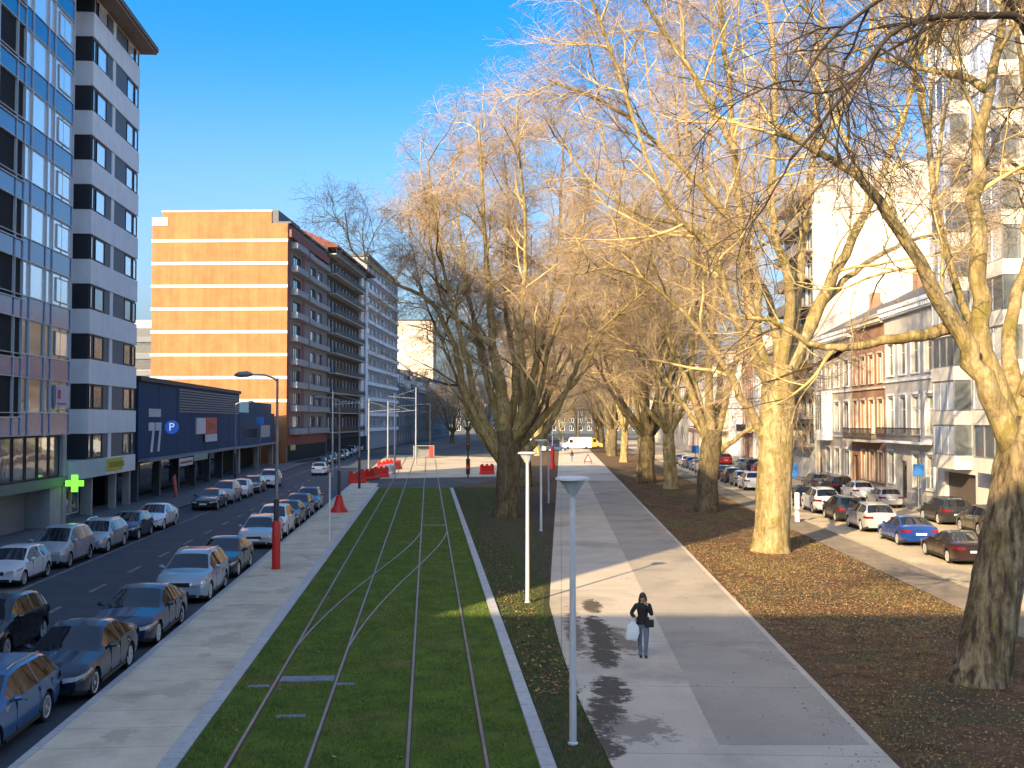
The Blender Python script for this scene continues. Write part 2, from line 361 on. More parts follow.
# small grass blades on the lawn, leaves on the verge
rng = np.random.default_rng(5)
def blades(name, P, h, w, mats, kind, lean=.5, label=None):
    n = len(P); a = rng.uniform(0, 2*np.pi, n); hh = h*rng.uniform(.5, 1.3, n)
    dx = np.stack([np.cos(a), np.sin(a), np.zeros(n)], 1)*w/2*rng.uniform(.6,1.4,(n,1))
    top = np.stack([rng.normal(0,lean,n)*hh, rng.normal(0,lean,n)*hh, hh], 1)
    V = np.stack([P-dx, P+dx, P+top+dx*.3, P+top-dx*.3], 1).reshape(-1,3)
    mi = rng.integers(0, len(mats), n)
    o = np_mesh(name, V, np.arange(4*n).reshape(n,4), mats, smooth=False, mi=mi); o['kind'] = kind
    return o
def frame_pts(fr, lat0, lat1, d0, d1, n, z, pw=1.6):
    lat = rng.uniform(lat0, lat1, n); d = d0+(d1-d0)*rng.uniform(0,1,n)**pw
    x = fr.r.x*lat+fr.d.x*d; y = fr.r.y*lat+fr.d.y*d
    return np.stack([x, y, np.full(n, z)], 1)
GB = [M('grass_blade', (.095,.175,.016), .8, 0), M('grass_blade_pale', (.19,.22,.05), .8, 0), M('grass_blade_dark', (.04,.085,.008), .8, 0)]
P = frame_pts(T, -4.5, 2.0, 13, 97, 190000, -.016)
wob = np.sin(P[:,0]*2.1+P[:,1]*.6)*np.sin(P[:,1]*1.7-P[:,0]*.8)+.5*np.sin(P[:,0]*5.3+1)*np.sin(P[:,1]*4.1)+rng.normal(0,.35,len(P))
lt_ = P[:,0]-T.d.x/T.d.y*P[:,1]; near_rail = np.min(np.abs(lt_[:,None]-np.array([-3.64,-2.19,-.36,1.10])[None]), 1)
blades('lawn_grass', P[(wob < .55) & (near_rail > .13)], .045, .014, GB, 'stuff')
P = frame_pts(T, 2.4, 6.4, 13, 97, 60000, -.015)
blat = P[:,0]*B.r.x+P[:,1]*B.r.y; P = P[(blat < -.6)]
Q_ = frame_pts(B, -3.2, 1.6, 14, 34, 26000, -.013, 1.2); bp = sorted([(p.y, p.x) for p in [G(645,860),G(615,768),G(592,722),G(576,688),G(562,645),G(551,604),B(-.5,45)]])
xb = np.interp(Q_[:,1], [p[0] for p in bp], [p[1] for p in bp]); Q_ = Q_[(Q_[:,0] < xb-.03) & (Q_[:,0]-T.d.x/T.d.y*Q_[:,1] > 2.4)]; P = np.concatenate([P, Q_])
blades('verge_grass', P, .06, .014, [GB[0], GB[2], M('dry_blade', (.16,.12,.05), .8, 0)], 'stuff')
P = frame_pts(B, 6.3, 13.3, 13, 120, 60000, -.02, 1.5)
cl = np.sin(P[:,0]*.9+1.3)*np.sin(P[:,1]*.37+.4)+.4*np.sin(P[:,0]*2.3+P[:,1]*1.1)
blades('verge_tufts', P[cl > .15], .075, .016, [M('dry_blade', (.16,.12,.05), .8, 0), GB[1], M('straw_blade', (.24,.18,.08), .8, 0)], 'stuff', .7)
def leaves(name, P, size, mats):
    n = len(P); a = rng.uniform(0, 2*np.pi, n); s = size*rng.uniform(.5,1.3,n)[:,None]
    u = np.stack([np.cos(a), np.sin(a), rng.normal(0,.25,n)], 1)*s; v = np.stack([-np.sin(a), np.cos(a), rng.normal(0,.25,n)], 1)*s*.7
    P = P+np.array([0,0,.03])
    V = np.stack([P-u, P-v*.9, P+u, P+v], 1).reshape(-1,3)
    o = np_mesh(name, V, np.arange(4*n).reshape(n,4), mats, smooth=False, mi=rng.integers(0,len(mats),n)); o['kind'] = 'stuff'
LV = [M('leaf_tan', (.28,.15,.055), .85, 0), M('leaf_brown', (.16,.08,.032), .85, 0), M('leaf_ochre', (.38,.23,.09), .85, 0), M('leaf_dark', (.07,.045,.025), .85, 0)]
leaves('fallen_leaves', frame_pts(B, 6.2, 13.3, 14, 120, 52000, -.015, 1.6), .032, LV)
leaves('sunny_leaves', frame_pts(B, 6.1, 13.2, 31, 54, 15000, -.012, 1.0), .032, [M('leaf_gold', (.38,.22,.08), .85, 0), M('leaf_straw', (.36,.26,.12), .85, 0), LV[0]])  # pale leaf carpet; its colours also put sunlight into this band
leaves('path_leaves', np.concatenate([frame_pts(B, .4, 6, 17, 70, 260, -.02), frame_pts(B, 5.2, 6, 17, 90, 420, -.02)]), .032, LV)
leaves('lawn_leaves', np.concatenate([frame_pts(T, 2.4, 3.6, 24, 60, 1200, -.012), frame_pts(T, -4.4, 2, 14, 90, 260, -.0)]), .05, LV)
# ------------------------------------------------------------------ trees
def tubes(P, R, m):
    n, k, _ = P.shape
    t = np.empty_like(P); t[:,1:-1] = P[:,2:]-P[:,:-2]; t[:,0] = P[:,1]-P[:,0]; t[:,-1] = P[:,-1]-P[:,-2]
    t /= np.linalg.norm(t, axis=2, keepdims=True)+1e-9
    ref = np.where(np.abs(t[:,:1,:1]) < .7, np.array([1.,0,0]), np.array([0,1.,0]))
    u = ref-t*np.sum(ref*t, 2, keepdims=True); u /= np.linalg.norm(u, axis=2, keepdims=True)+1e-9
    w = np.cross(t, u)
    a = 2*np.pi*np.arange(m)/m
    V = P[:,:,None]+R[:,:,None,None]*(u[:,:,None]*np.cos(a)[None,None,:,None]+w[:,:,None]*np.sin(a)[None,None,:,None])
    idx = np.arange(n*k*m).reshape(n,k,m); nx = np.roll(idx, -1, 2)
    Q = np.stack([idx[:,:-1], nx[:,:-1], nx[:,1:], idx[:,1:]], -1).reshape(-1,4)
    return V.reshape(-1,3), Q
def resample(pts, rad, k):
    pts = np.array(pts, float); rad = np.array(rad, float)
    s = np.r_[0, np.cumsum(np.linalg.norm(np.diff(pts, axis=0), axis=1))]
    # catmull-rom for smooth limbs
    q = np.linspace(0, s[-1], k); out = np.empty((k,3))
    pe = np.vstack([2*pts[0]-pts[1], pts, 2*pts[-1]-pts[-2]])
    for i, x in enumerate(q):
        j = min(np.searchsorted(s, x, 'right')-1, len(s)-2); u = (x-s[j])/(s[j+1]-s[j]+1e-9)
        a, b, c, d = pe[j:j+4]
        out[i] = .5*((2*b)+(-a+c)*u+(2*a-5*b+4*c-d)*u*u+(-a+3*b-3*c+d)*u**3)
    return out, np.interp(q, s, rad)
def spawn(rng, P, R, c, t0, ag, length, k, r0, r1, up=0., nz=.12, droop=0., tl=.6, t1=1.0):
    n, kk, _ = P.shape
    idx = np.repeat(np.arange(n), c); N_ = len(idx)
    t = t0+(t1-t0)*((np.tile(np.arange(c), n)+rng.uniform(0,1,N_))/c)
    f = np.clip(t*(kk-1), 0, kk-1.001); i0 = f.astype(int); fr = (f-i0)[:,None]
    A, B_ = P[idx,i0], P[idx,i0+1]; p = A*(1-fr)+B_*fr
    rad = R[idx,i0]*(1-fr[:,0])+R[idx,i0+1]*fr[:,0]
    tan = (B_-A)/(np.linalg.norm(B_-A, axis=1, keepdims=True)+1e-9)
    q = rng.normal(0,1,(N_,3)); q -= tan*np.sum(q*tan,1,keepdims=True); q /= np.linalg.norm(q,axis=1,keepdims=True)+1e-9
    a = (ag+rng.normal(0,.22,N_))[:,None]
    d = tan*np.cos(a)+q*np.sin(a); d[:,2] += up; d /= np.linalg.norm(d,axis=1,keepdims=True)
    L = length*(1.1-tl*t)*rng.uniform(.55,1.35,N_)
    out = np.empty((N_,k,3)); out[:,0] = p; step = (L/(k-1))[:,None]
    for i in range(1,k):
        d = d+rng.normal(0,nz,(N_,3)); d[:,2] += droop; d /= np.linalg.norm(d,axis=1,keepdims=True)
        out[:,i] = out[:,i-1]+d*step
    rs = np.minimum(rad*.75, r0*np.clip(L/length,.5,1.4))
    rr = rs[:,None]+(r1-rs)[:,None]*np.linspace(0,1,k)[None]
    return out, np.maximum(rr, r1)
def rough_trunk(V, amp, seed):
    x, y, z = V[:,0], V[:,1], V[:,2]
    nn = np.sin(x*5.1+seed)*np.sin(y*4.7+z*1.1)+.6*np.sin(z*3.3+x*7+seed)+.5*np.sin(y*11+z*2.2)
    c = np.stack([np.cos(seed+y*6+z*1.7), np.sin(seed+x*6+z*1.3), np.zeros_like(x)], 1)
    return V+c*(nn*amp)[:,None]
def make_tree(root, trunk, limbs, seed, dens=1.0, blen=5.0, twig_r=.0065, bark=None, droop=-.02, t0=.25, bc=None, t2=8, t3=9, t4=5, up1=.15, barkdark=None):
    """trunk, limbs: lists of (points, radii) relative to root."""
    rng = np.random.default_rng(seed); bark = bark or BARK
    # trunk
    P, R = resample(trunk[0], trunk[1], 40)
    hh = P[:,2]-P[0,2]; R = R*(1+.24*np.exp(-np.maximum(hh-.3,0)/.35)) 
    V, Q = tubes(P[None], R[None], 22)
    # root buttresses
    a = np.arctan2(V[:,1]-np.repeat(P[:,1],22), V[:,0]-np.repeat(P[:,0],22)); hr = np.repeat(hh,22)
    k = (1+.10*np.sin(a*5+seed)*np.exp(-np.maximum(hr,0)/.6)+.05*np.sin(a*3+seed+hr*.5))
    C = np.repeat(P,22,0); V = C+(V-C)*k[:,None]
    V = rough_trunk(V, .035*R[0]/.9, seed)
    np_mesh('trunk', V, Q, [barkdark or bark], root)
    LP = [resample(l[0], l[1], 26) for l in limbs]
    VV, QQ, o = [], [], 0
    P0 = np.array([p for p,_ in LP]); R0 = np.array([r for _,r in LP])
    P0[:,3:] += rng.normal(0,1,(len(LP),23,3))*np.minimum(R0[:,3:,None]*.25, .06)
    V, Q = tubes(P0, R0, 11); V = rough_trunk(V, .012, seed); 
    np_mesh('limb', V, Q, [bark], root)
    ln = np.linalg.norm(np.diff(P0,axis=1),axis=2).sum(1)
    # boughs
    P1, R1 = [], []
    for i in range(len(LP)):
        c = max(3, int(ln[i]*.75*dens)) if bc is None else bc
        p, r = spawn(rng, P0[i:i+1], R0[i:i+1], c, t0, .85, blen*min(1.3, ln[i]/12+.35), 8, .075, .014, up1, .15, .02, .55)
        P1.append(p); R1.append(r)
    tip = P0[:,-9:]; 
    P1 = np.concatenate(P1); R1 = np.concatenate(R1)
    V, Q = tubes(P1, R1, 6); VV.append(V); QQ.append(Q+o); o += len(V)
    P2, R2 = spawn(rng, P1, R1, t2, .15, .8, 2.5, 6, .024, .008, .06, .17, droop*.5, .5)
    pt, rt = spawn(rng, tip, R0[:,-9:], 8, .1, .7, 2.6, 6, .024, .008, .1, .17, droop*.5, .3)
    P2 = np.concatenate([P2,pt]); R2 = np.concatenate([R2,rt])
    V, Q = tubes(P2, R2, 4); VV.append(V); QQ.append(Q+o); o += len(V)
    P3, R3 = spawn(rng, P2, R2, t3, .12, .75, 1.25, 4, .011, twig_r, .02, .2, droop*2, .45)
    V, Q = tubes(P3, R3, 3); VV.append(V); QQ.append(Q+o); o += len(V)
    P4, R4 = spawn(rng, P3, R3, t4, .15, .7, .60, 3, twig_r*1.15, twig_r*.8, 0, .22, droop*3, .3)
    V, Q = tubes(P4, R4, 3); VV.append(V); QQ.append(Q+o); o += len(V)
    Q = np.concatenate(QQ); mi = []
    for (P_, sd_, lit, frac) in ((P1,6,1,.15),(P2,4,1,.16),(P3,3,0,.14),(P4,3,0,.10)): mi.append(np.repeat(np.where(rng.uniform(0,1,len(P_)) < frac, 2, lit), (P_.shape[1]-1)*sd_))
    mi = np.concatenate(mi)
    np_mesh('crown', np.concatenate(VV), Q, [TWIG, BOUGH if bark is not BARK_DARK else bark, TWIG_DARK], root, mi=mi)
    return root
def px(path, base, Z, dz=None):
    """path: (x, y) picture points of a limb at depth Z (+dz metres) turned into metres from the tree's foot."""
    out = []
    for i, (x, y) in enumerate(path):
        zz = Z+(0 if dz is None else dz[0]+(dz[1]-dz[0])*i/(len(path)-1))
        p = AT(x, y, zz); out.append((p.x-base.x, p.y-base.y, p.z-base.z))
    return out
def rad(a, b, n): return [a*(b/a)**(i/(n-1)) for i in range(n)]
def L_(path, base, Z, r0, r1, dz=None):
    p = px(path, base, Z, dz); return (p, rad(r0, r1, len(p)))
TG = 'bare plane trees along the promenade'
# near right tree
b = G(979, 683, -.05); Z = b.y
tA = empty('plane_tree', b, 0, 'massive leaning bare plane tree nearest the camera, at the right edge', 'tree', TG)
make_tree(tA, (px([(977,700),(979,683),(992,620),(1007,540),(1019,470),(1030,420)], b, Z), [.62,.62,.60,.57,.54,.52]),
 [L_([(1018,455),(988,388),(955,322),(920,262),(880,203),(850,172),(812,150),(770,120)], b, Z, .34, .06, (0,-1)),
  L_([(1012,425),(982,340),(975,240),(978,150),(990,90),(1003,20),(1012,-50),(1015,-150)], b, Z, .29, .07, (0,2)),
  L_([(957,326),(905,338),(860,346),(815,345),(775,322),(745,318)], b, Z, .17, .05, (0,1)),
  L_([(1022,430),(1052,320),(1066,180),(1056,20),(1040,-140),(1030,-250)], b, Z, .42, .08, (0,3)),
  L_([(991,92),(962,76),(920,68),(885,60),(840,40),(800,5)], b, Z+1.15, .13, .03, (0,3)),
  L_([(1056,60),(1000,-30),(930,-90),(860,-130),(790,-150)], b, Z, .2, .05, (2.2,-4)),
  L_([(1030,400),(1100,300),(1180,180),(1240,60)], b, Z, .3, .06, (0,-2)),
  L_([(1010,420),(978,345),(940,230),(925,120),(900,-20),(890,-120)], b, Z, .16, .04, (0,5)),
  L_([(1020,420),(1010,330),(1040,200),(1020,60),(1000,-100)], b, Z, .26, .05, (0,7))],
 11, .85, 4.0, .0046, BARK, -.03, .3, t2=7, t3=7, t4=4, barkdark=BARK_FURROWED_SHADED)  # ridged trunk bark, also darkened to imitate its unlit lower part
def add_limb(root, limb, seed, mat, blen=3.2):
    rng = np.random.default_rng(seed); p, r = resample(limb[0], limb[1], 30); P0, R0 = p[None], r[None]
    V, Q = tubes(P0, R0, 10); o = np_mesh('limb', rough_trunk(V, .01, seed), Q, [mat], root); VV, QQ, n = [], [], 0
    P1, R1 = spawn(rng, P0, R0, 9, .3, .8, blen, 8, .05, .012, -.12, .16, -.03, .4)
    P2, R2 = spawn(rng, P1, R1, 6, .12, .75, 1.9, 6, .02, .007, 0, .18, -.03, .5)
    P3, R3 = spawn(rng, P2, R2, 5, .12, .75, 1.0, 4, .010, .005, 0, .2, -.04, .4)
    P4, R4 = spawn(rng, P3, R3, 3, .15, .7, .5, 3, .0055, .004, 0, .22, -.05, .3)
    for P_, R_, m_ in ((P1,R1,6),(P2,R2,4),(P3,R3,3),(P4,R4,3)):
        V, Q = tubes(P_, R_, m_); VV.append(V); QQ.append(Q+n); n += len(V)
    np_mesh('twigs', np.concatenate(VV), np.concatenate(QQ), [mat], o)
add_limb(tA, L_([(1058,190),(1044,70),(1022,20),(985,16),(930,18),(890,35),(860,75),(830,112),(790,160)], b, Z, .16, .03, (1.7,-5)), 31, M('shade_dark_bark', (.045,.036,.028), .9, .4, 2, spec=.2))  # dark bark puts the shade on this limb into its colour
add_limb(tA, L_([(1044,70),(1000,-10),(940,-30),(880,0),(830,40),(800,85)], b, Z, .10, .025, (1.7,-5)), 32, M('shade_dark_bark', (.045,.036,.028)))
# big sunlit tree
b = G(772, 552, -.05); Z = b.y
tB = empty('plane_tree', b, 0, 'big bare plane tree with sunlit pale trunk standing beside the sunny patch of path', 'tree', TG)
make_tree(tB, (px([(772,560),(772,552),(773,500),(775,440),(778,395),(781,365)], b, Z), [.84,.84,.80,.80,.80,.64]),
 [L_([(780,392),(800,345),(826,292),(852,240),(880,180),(905,110),(922,40),(935,-40)], b, Z, .5, .08, (0,2)),
  L_([(776,400),(758,340),(746,280),(738,200),(730,100),(720,0),(716,-90)], b, Z, .42, .08, (0,-3)),
  L_([(768,445),(746,405),(722,362),(692,322),(652,285),(610,268),(575,275)], b, Z, .28, .05, (0,-3)),
  L_([(756,340),(752,260),(702,188),(665,150),(620,112),(580,92),(548,80)], b, Z, .26, .05, (-.5,-4)),
  L_([(788,370),(800,270),(813,150),(820,40),(824,-70)], b, Z, .36, .07, (0,4)),
  L_([(778,385),(790,300),(772,200),(776,90),(764,-30),(755,-90)], b, Z, .34, .07, (0,-5)),
  L_([(780,370),(765,290),(700,230),(640,215),(590,180),(560,140)], b, Z, .24, .05, (0,6)),
  L_([(735,150),(690,70),(650,10),(620,-50)], b, Z-2.4, .18, .05, (0,-3)),
  L_([(812,160),(860,70),(880,-20),(900,-90)], b, Z+1.9, .16, .05, (0,4)),
  L_([(820,305),(870,260),(930,235),(990,225)], b, Z+.6, .2, .05, (0,3)),
  L_([(775,395),(740,330),(710,250),(660,190),(600,20),(570,-40)], b, Z, .3, .05, (0,-7))],
 12, .9, 4.5, .0048, BARK, -.03, .22, t2=7, t3=8, t4=5)
# left tree between lawn and path
b = G(507, 518, -.05); Z = b.y
tL = empty('plane_tree', b, 0, 'wide many-stemmed bare plane tree between the tram lawn and the path', 'tree', TG)
make_tree(tL, (px([(507,518),(507,485),(509,455),(508,430)], b, Z), [.78,.74,.80,.7]),
 [L_([(507,450),(502,400),(492,340),(488,280),(483,210),(480,145),(479,118)], b, Z, .6, .06, (0,1)),
  L_([(500,458),(470,405),(453,345),(432,302),(402,287),(376,270),(352,250),(345,212)], b, Z, .36, .04, (0,-3)),
  L_([(502,464),(488,446),(472,424),(462,395),(445,350),(425,300),(412,245),(408,200)], b, Z, .26, .04, (0,4)),
  L_([(500,450),(476,400),(462,340),(446,280),(434,220),(428,160)], b, Z, .32, .05, (0,-4)),
  L_([(490,345),(465,325),(442,300),(432,250),(428,190)], b, Z-.3, .17, .04, (0,-2)),
  L_([(518,458),(546,430),(570,382),(588,345),(620,312),(650,288)], b, Z, .34, .05, (0,-3)),
  L_([(514,450),(528,395),(545,330),(558,250),(562,170),(565,130)], b, Z, .34, .05, (0,3)),
  L_([(512,445),(524,400),(521,330),(526,240),(520,160),(516,112)], b, Z, .38, .05, (0,-3)),
  L_([(508,445),(515,380),(505,300),(508,210),(502,135)], b, Z, .36, .05, (0,6)),
  L_([(516,450),(550,410),(590,360),(610,280),(620,210)], b, Z, .26, .05, (0,5)),
  L_([(505,445),(490,390),(470,300),(457,210),(452,155)], b, Z, .34, .05, (0,7)),
  L_([(510,445),(535,410),(548,350),(575,270),(590,180)], b, Z, .3, .05, (0,-7))],
 13, .9, 3.7, .0058, BARK_MID, -.06, .22, t2=8, t3=8, t4=5, barkdark=BARK_DARK)  # trunk bark darker than the limbs, imitating the shade on it
# two generic plane trees, then copies down the rows
def generic(root, seed, fork, n, hgt, r, spread, dens, bark, twr, t3=7, t4=4):
    rg = random.Random(seed); lm = []
    lean = (rg.uniform(-.3,.3), rg.uniform(-.3,.3))
    tr = ([(0,0,0),(lean[0]*.3,lean[1]*.3,fork*.4),(lean[0]*.7,lean[1]*.7,fork*.8),(lean[0],lean[1],fork*1.12)], [r,r*.94,r*.9,r*.75])
    for i in range(n):
        a = 2*math.pi*(i+rg.uniform(-.25,.25))/n; inner = i % 3 == 0
        sp = spread*(.35 if inner else rg.uniform(.75,1.2)); h = hgt*(1 if inner else rg.uniform(.72,.95))
        z0 = fork*rg.uniform(.86,1.02); pts = [(lean[0]*.8,lean[1]*.8,z0)]
        for q in (.15,.35,.6,.8,1):
            rr = sp*(q**.75)*(1 if q < .8 else rg.uniform(.95,1.12)); zz = z0+(h-z0)*(q**1.05)
            w = a+rg.uniform(-.16,.16); pts.append((math.cos(w)*rr+lean[0], math.sin(w)*rr+lean[1], zz))
        lm.append((pts, rad(r*.55 if inner else r*.42, .045, 6)))
    return make_tree(root, tr, lm, seed, dens, 4.4, twr, bark, -.025, .25, t2=7, t3=t3, t4=t4, barkdark=BARK_DARK if bark is BARK_DARK else None)
b = G(707, 512, -.05)
tC = empty('plane_tree', b, 0, 'forked bare plane tree with shaded dark foot, next behind the big sunlit tree', 'tree', TG)
Z = b.y
make_tree(tC, (px([(707,512),(707,480),(711,450),(713,430)], b, Z), [.72,.70,.72,.6]),
 [L_([(710,448),(700,410),(692,360),(694,290),(690,200),(685,100),(680,0)], b, Z, .42, .06, (0,2)),
  L_([(714,445),(725,400),(738,350),(748,290),(752,200),(760,100)], b, Z, .38, .06, (0,4)),
  L_([(714,455),(735,440),(760,420),(790,395),(815,370)], b, Z, .26, .05, (0,-2)),
  L_([(708,440),(690,390),(665,330),(640,270),(615,190),(600,120)], b, Z, .30, .05, (0,-3)),
  L_([(712,440),(708,370),(715,280),(705,190),(715,90),(710,0)], b, Z, .36, .05, (0,-6)),
  L_([(708,440),(680,400),(650,360),(620,340),(590,330)], b, Z, .22, .05, (0,5)),
  L_([(712,440),(720,370),(700,270),(670,190),(650,90),(640,20)], b, Z, .3, .05, (0,7))],
 14, .9, 4.5, .0060, BARK, -.05, .22, t2=7, t3=8, t4=4, barkdark=BARK_DARK)  # dark trunk bark puts the shade at the foot into the colour
pos = B(10.1, 96, -.05)
tD = empty('plane_tree', pos, 0, 'slim bare plane tree with bright foot, fifth from the camera right of the path', 'tree', TG)
generic(tD, 21, 5.2, 8, 27, .62, 8.2, .75, BARK, .0085)
pos = B(8.5, 105, -.05)
tE = empty('plane_tree', pos, 0, 'dark stout bare plane tree leaning over the far path edge', 'tree', TG)
generic(tE, 22, 4.6, 9, 28, .85, 9.0, .75, BARK_DARK, .0095)
names = ['bare plane tree beside the shaded end of the path, yellow barked', 'bare plane tree just beyond the end of the path shadow',
 'slender bare plane tree far down the right row', 'bare plane tree deep in the right row before the far crossing', 'bare plane tree at the distant end of the right row',
 'bare plane tree directly behind the wide many-stemmed tree', 'far bare plane tree left of the path past the plaza', 'distant bare plane tree before the far end buildings',
 'last bare plane tree visible left of the path']
spots = [(10.0,128,tD,1.1),(9.4,156,tD,2.9),(8.8,182,tE,.7),(9.5,212,tD,4.2),(9.4,245,tE,5.0),(-3.6,100,tE,2.2),(-4.2,185,tD,.4),(-4,225,tE,3.3),(-4,265,tD,5.5)]
for nm, (lat, d, src, rz) in zip(names, spots):
    c = copy_tree(src); c.location = B(lat, d, -.05); c.rotation_euler = (0,0,rz); c['label'] = nm
    k = random.uniform(.9,1.05); c.scale = (k,k,k)

vista = [(548,300,tE,.4),(560,330,tD,2),(578,345,tE,3.9),(596,310,tE,5.2),(612,335,tD,1),(452,290,tE,1.5),(468,330,tE,2.4),(430,330,tD,.2),(488,300,tE,3.1),(530,350,tE,5.9)]
vl = ['bare tree in the vista directly above the red marker pole','pale bare tree in the vista between the two far tram poles','dark bare tree in the middle of the vista','dark bare tree in the vista above the warning sign','bare tree far off behind the end of the right row','bare tree in front of the far left mansard houses','bare tree farthest down the left road','bare tree hiding the foot of the far mansard houses','bare tree seen through the fork of the many-stemmed tree','bare tree seen just right of the many-stemmed trunk']
for nm, (x, d, src, rz) in zip(vl, vista):
    c = copy_tree(src); c.location = ((x-CX)*d/F, d, -.13); c.rotation_euler = (0,0,rz); c['label'] = nm; c['group'] = 'trees at the far crossing'
    c.scale = (.75,.75,.62)
# ------------------------------------------------------------------ cars
def paint(name, col, metal=.35):
    return M('paint_'+name, col, .3, 0, metal=metal*.4, coat=.7, spec=.45)
RUBBER = M('rubber', (.015,.015,.016), .8, 0); RIM = M('alloy_rim', (.62,.63,.65), .4, 0, metal=.25)
PLASTIC = M('black_plastic', (.018,.018,.02), .55, 0); LAMPG = M('headlamp_glass', (.55,.58,.62), .1, 0, spec=.9, metal=.3)
TAILR = M('tail_lamp', (.20,.006,.008), .15, 0, spec=.8); PLATEM = M('plate_white', (.75,.75,.73), .5, 0)
def interp(s, tab):
    if s <= tab[0][0]: return tab[0][1]
    for (a, va), (b_, vb) in zip(tab, tab[1:]):
        if s <= b_:
            u = (s-a)/(b_-a); u = u*u*(3-2*u) if False else u
            return va+(vb-va)*u
    return tab[-1][1]
CAR = {  # length, width, hood/roof profile, belt, windscreen base/top, roof end, rear glass end, wheel centres, wheel radius
 'hatch': dict(L=4.05, W=1.75, top=[(0,.62),(.12,.74),(.5,.86),(1.02,.96),(1.9,1.40),(2.3,1.46),(3.2,1.42),(3.55,1.36),(3.92,1.0),(4.05,.82)], belt=[(0,.62),(1,.92),(3.4,1.0),(4.05,.95)], g=(1.02,1.86,3.5,3.90), wh=(.78,3.36), R=.31),
 'saloon': dict(L=4.75, W=1.84, top=[(0,.58),(.12,.70),(.6,.84),(1.45,.95),(2.35,1.38),(2.8,1.43),(3.3,1.39),(4.15,1.06),(4.6,1.02),(4.75,.86)], belt=[(0,.58),(1.4,.91),(4.0,.99),(4.75,.94)], g=(1.42,2.32,3.25,4.12), wh=(.88,3.72), R=.33),
 'estate': dict(L=4.70, W=1.82, top=[(0,.60),(.12,.72),(.6,.87),(1.35,.97),(2.2,1.42),(2.7,1.48),(3.9,1.45),(4.2,1.40),(4.58,1.02),(4.70,.85)], belt=[(0,.6),(1.3,.93),(4.3,1.02),(4.7,.96)], g=(1.32,2.16,4.15,4.55), wh=(.90,3.66), R=.33),
 'mpv': dict(L=4.35, W=1.80, top=[(0,.66),(.12,.80),(.45,.96),(.85,1.06),(1.85,1.56),(2.4,1.63),(3.6,1.58),(3.9,1.50),(4.25,1.05),(4.35,.86)], belt=[(0,.66),(.85,1.0),(3.9,1.08),(4.35,1.0)], g=(.83,1.82,3.85,4.20), wh=(.82,3.50), R=.32),
 'suv': dict(L=4.55, W=1.87, top=[(0,.72),(.10,.86),(.5,1.02),(1.2,1.10),(1.95,1.58),(2.4,1.66),(3.7,1.62),(4.0,1.56),(4.42,1.12),(4.55,.92)], belt=[(0,.72),(1.2,1.06),(4.1,1.16),(4.55,1.08)], g=(1.18,1.92,3.95,4.38), wh=(.90,3.58), R=.36),
}
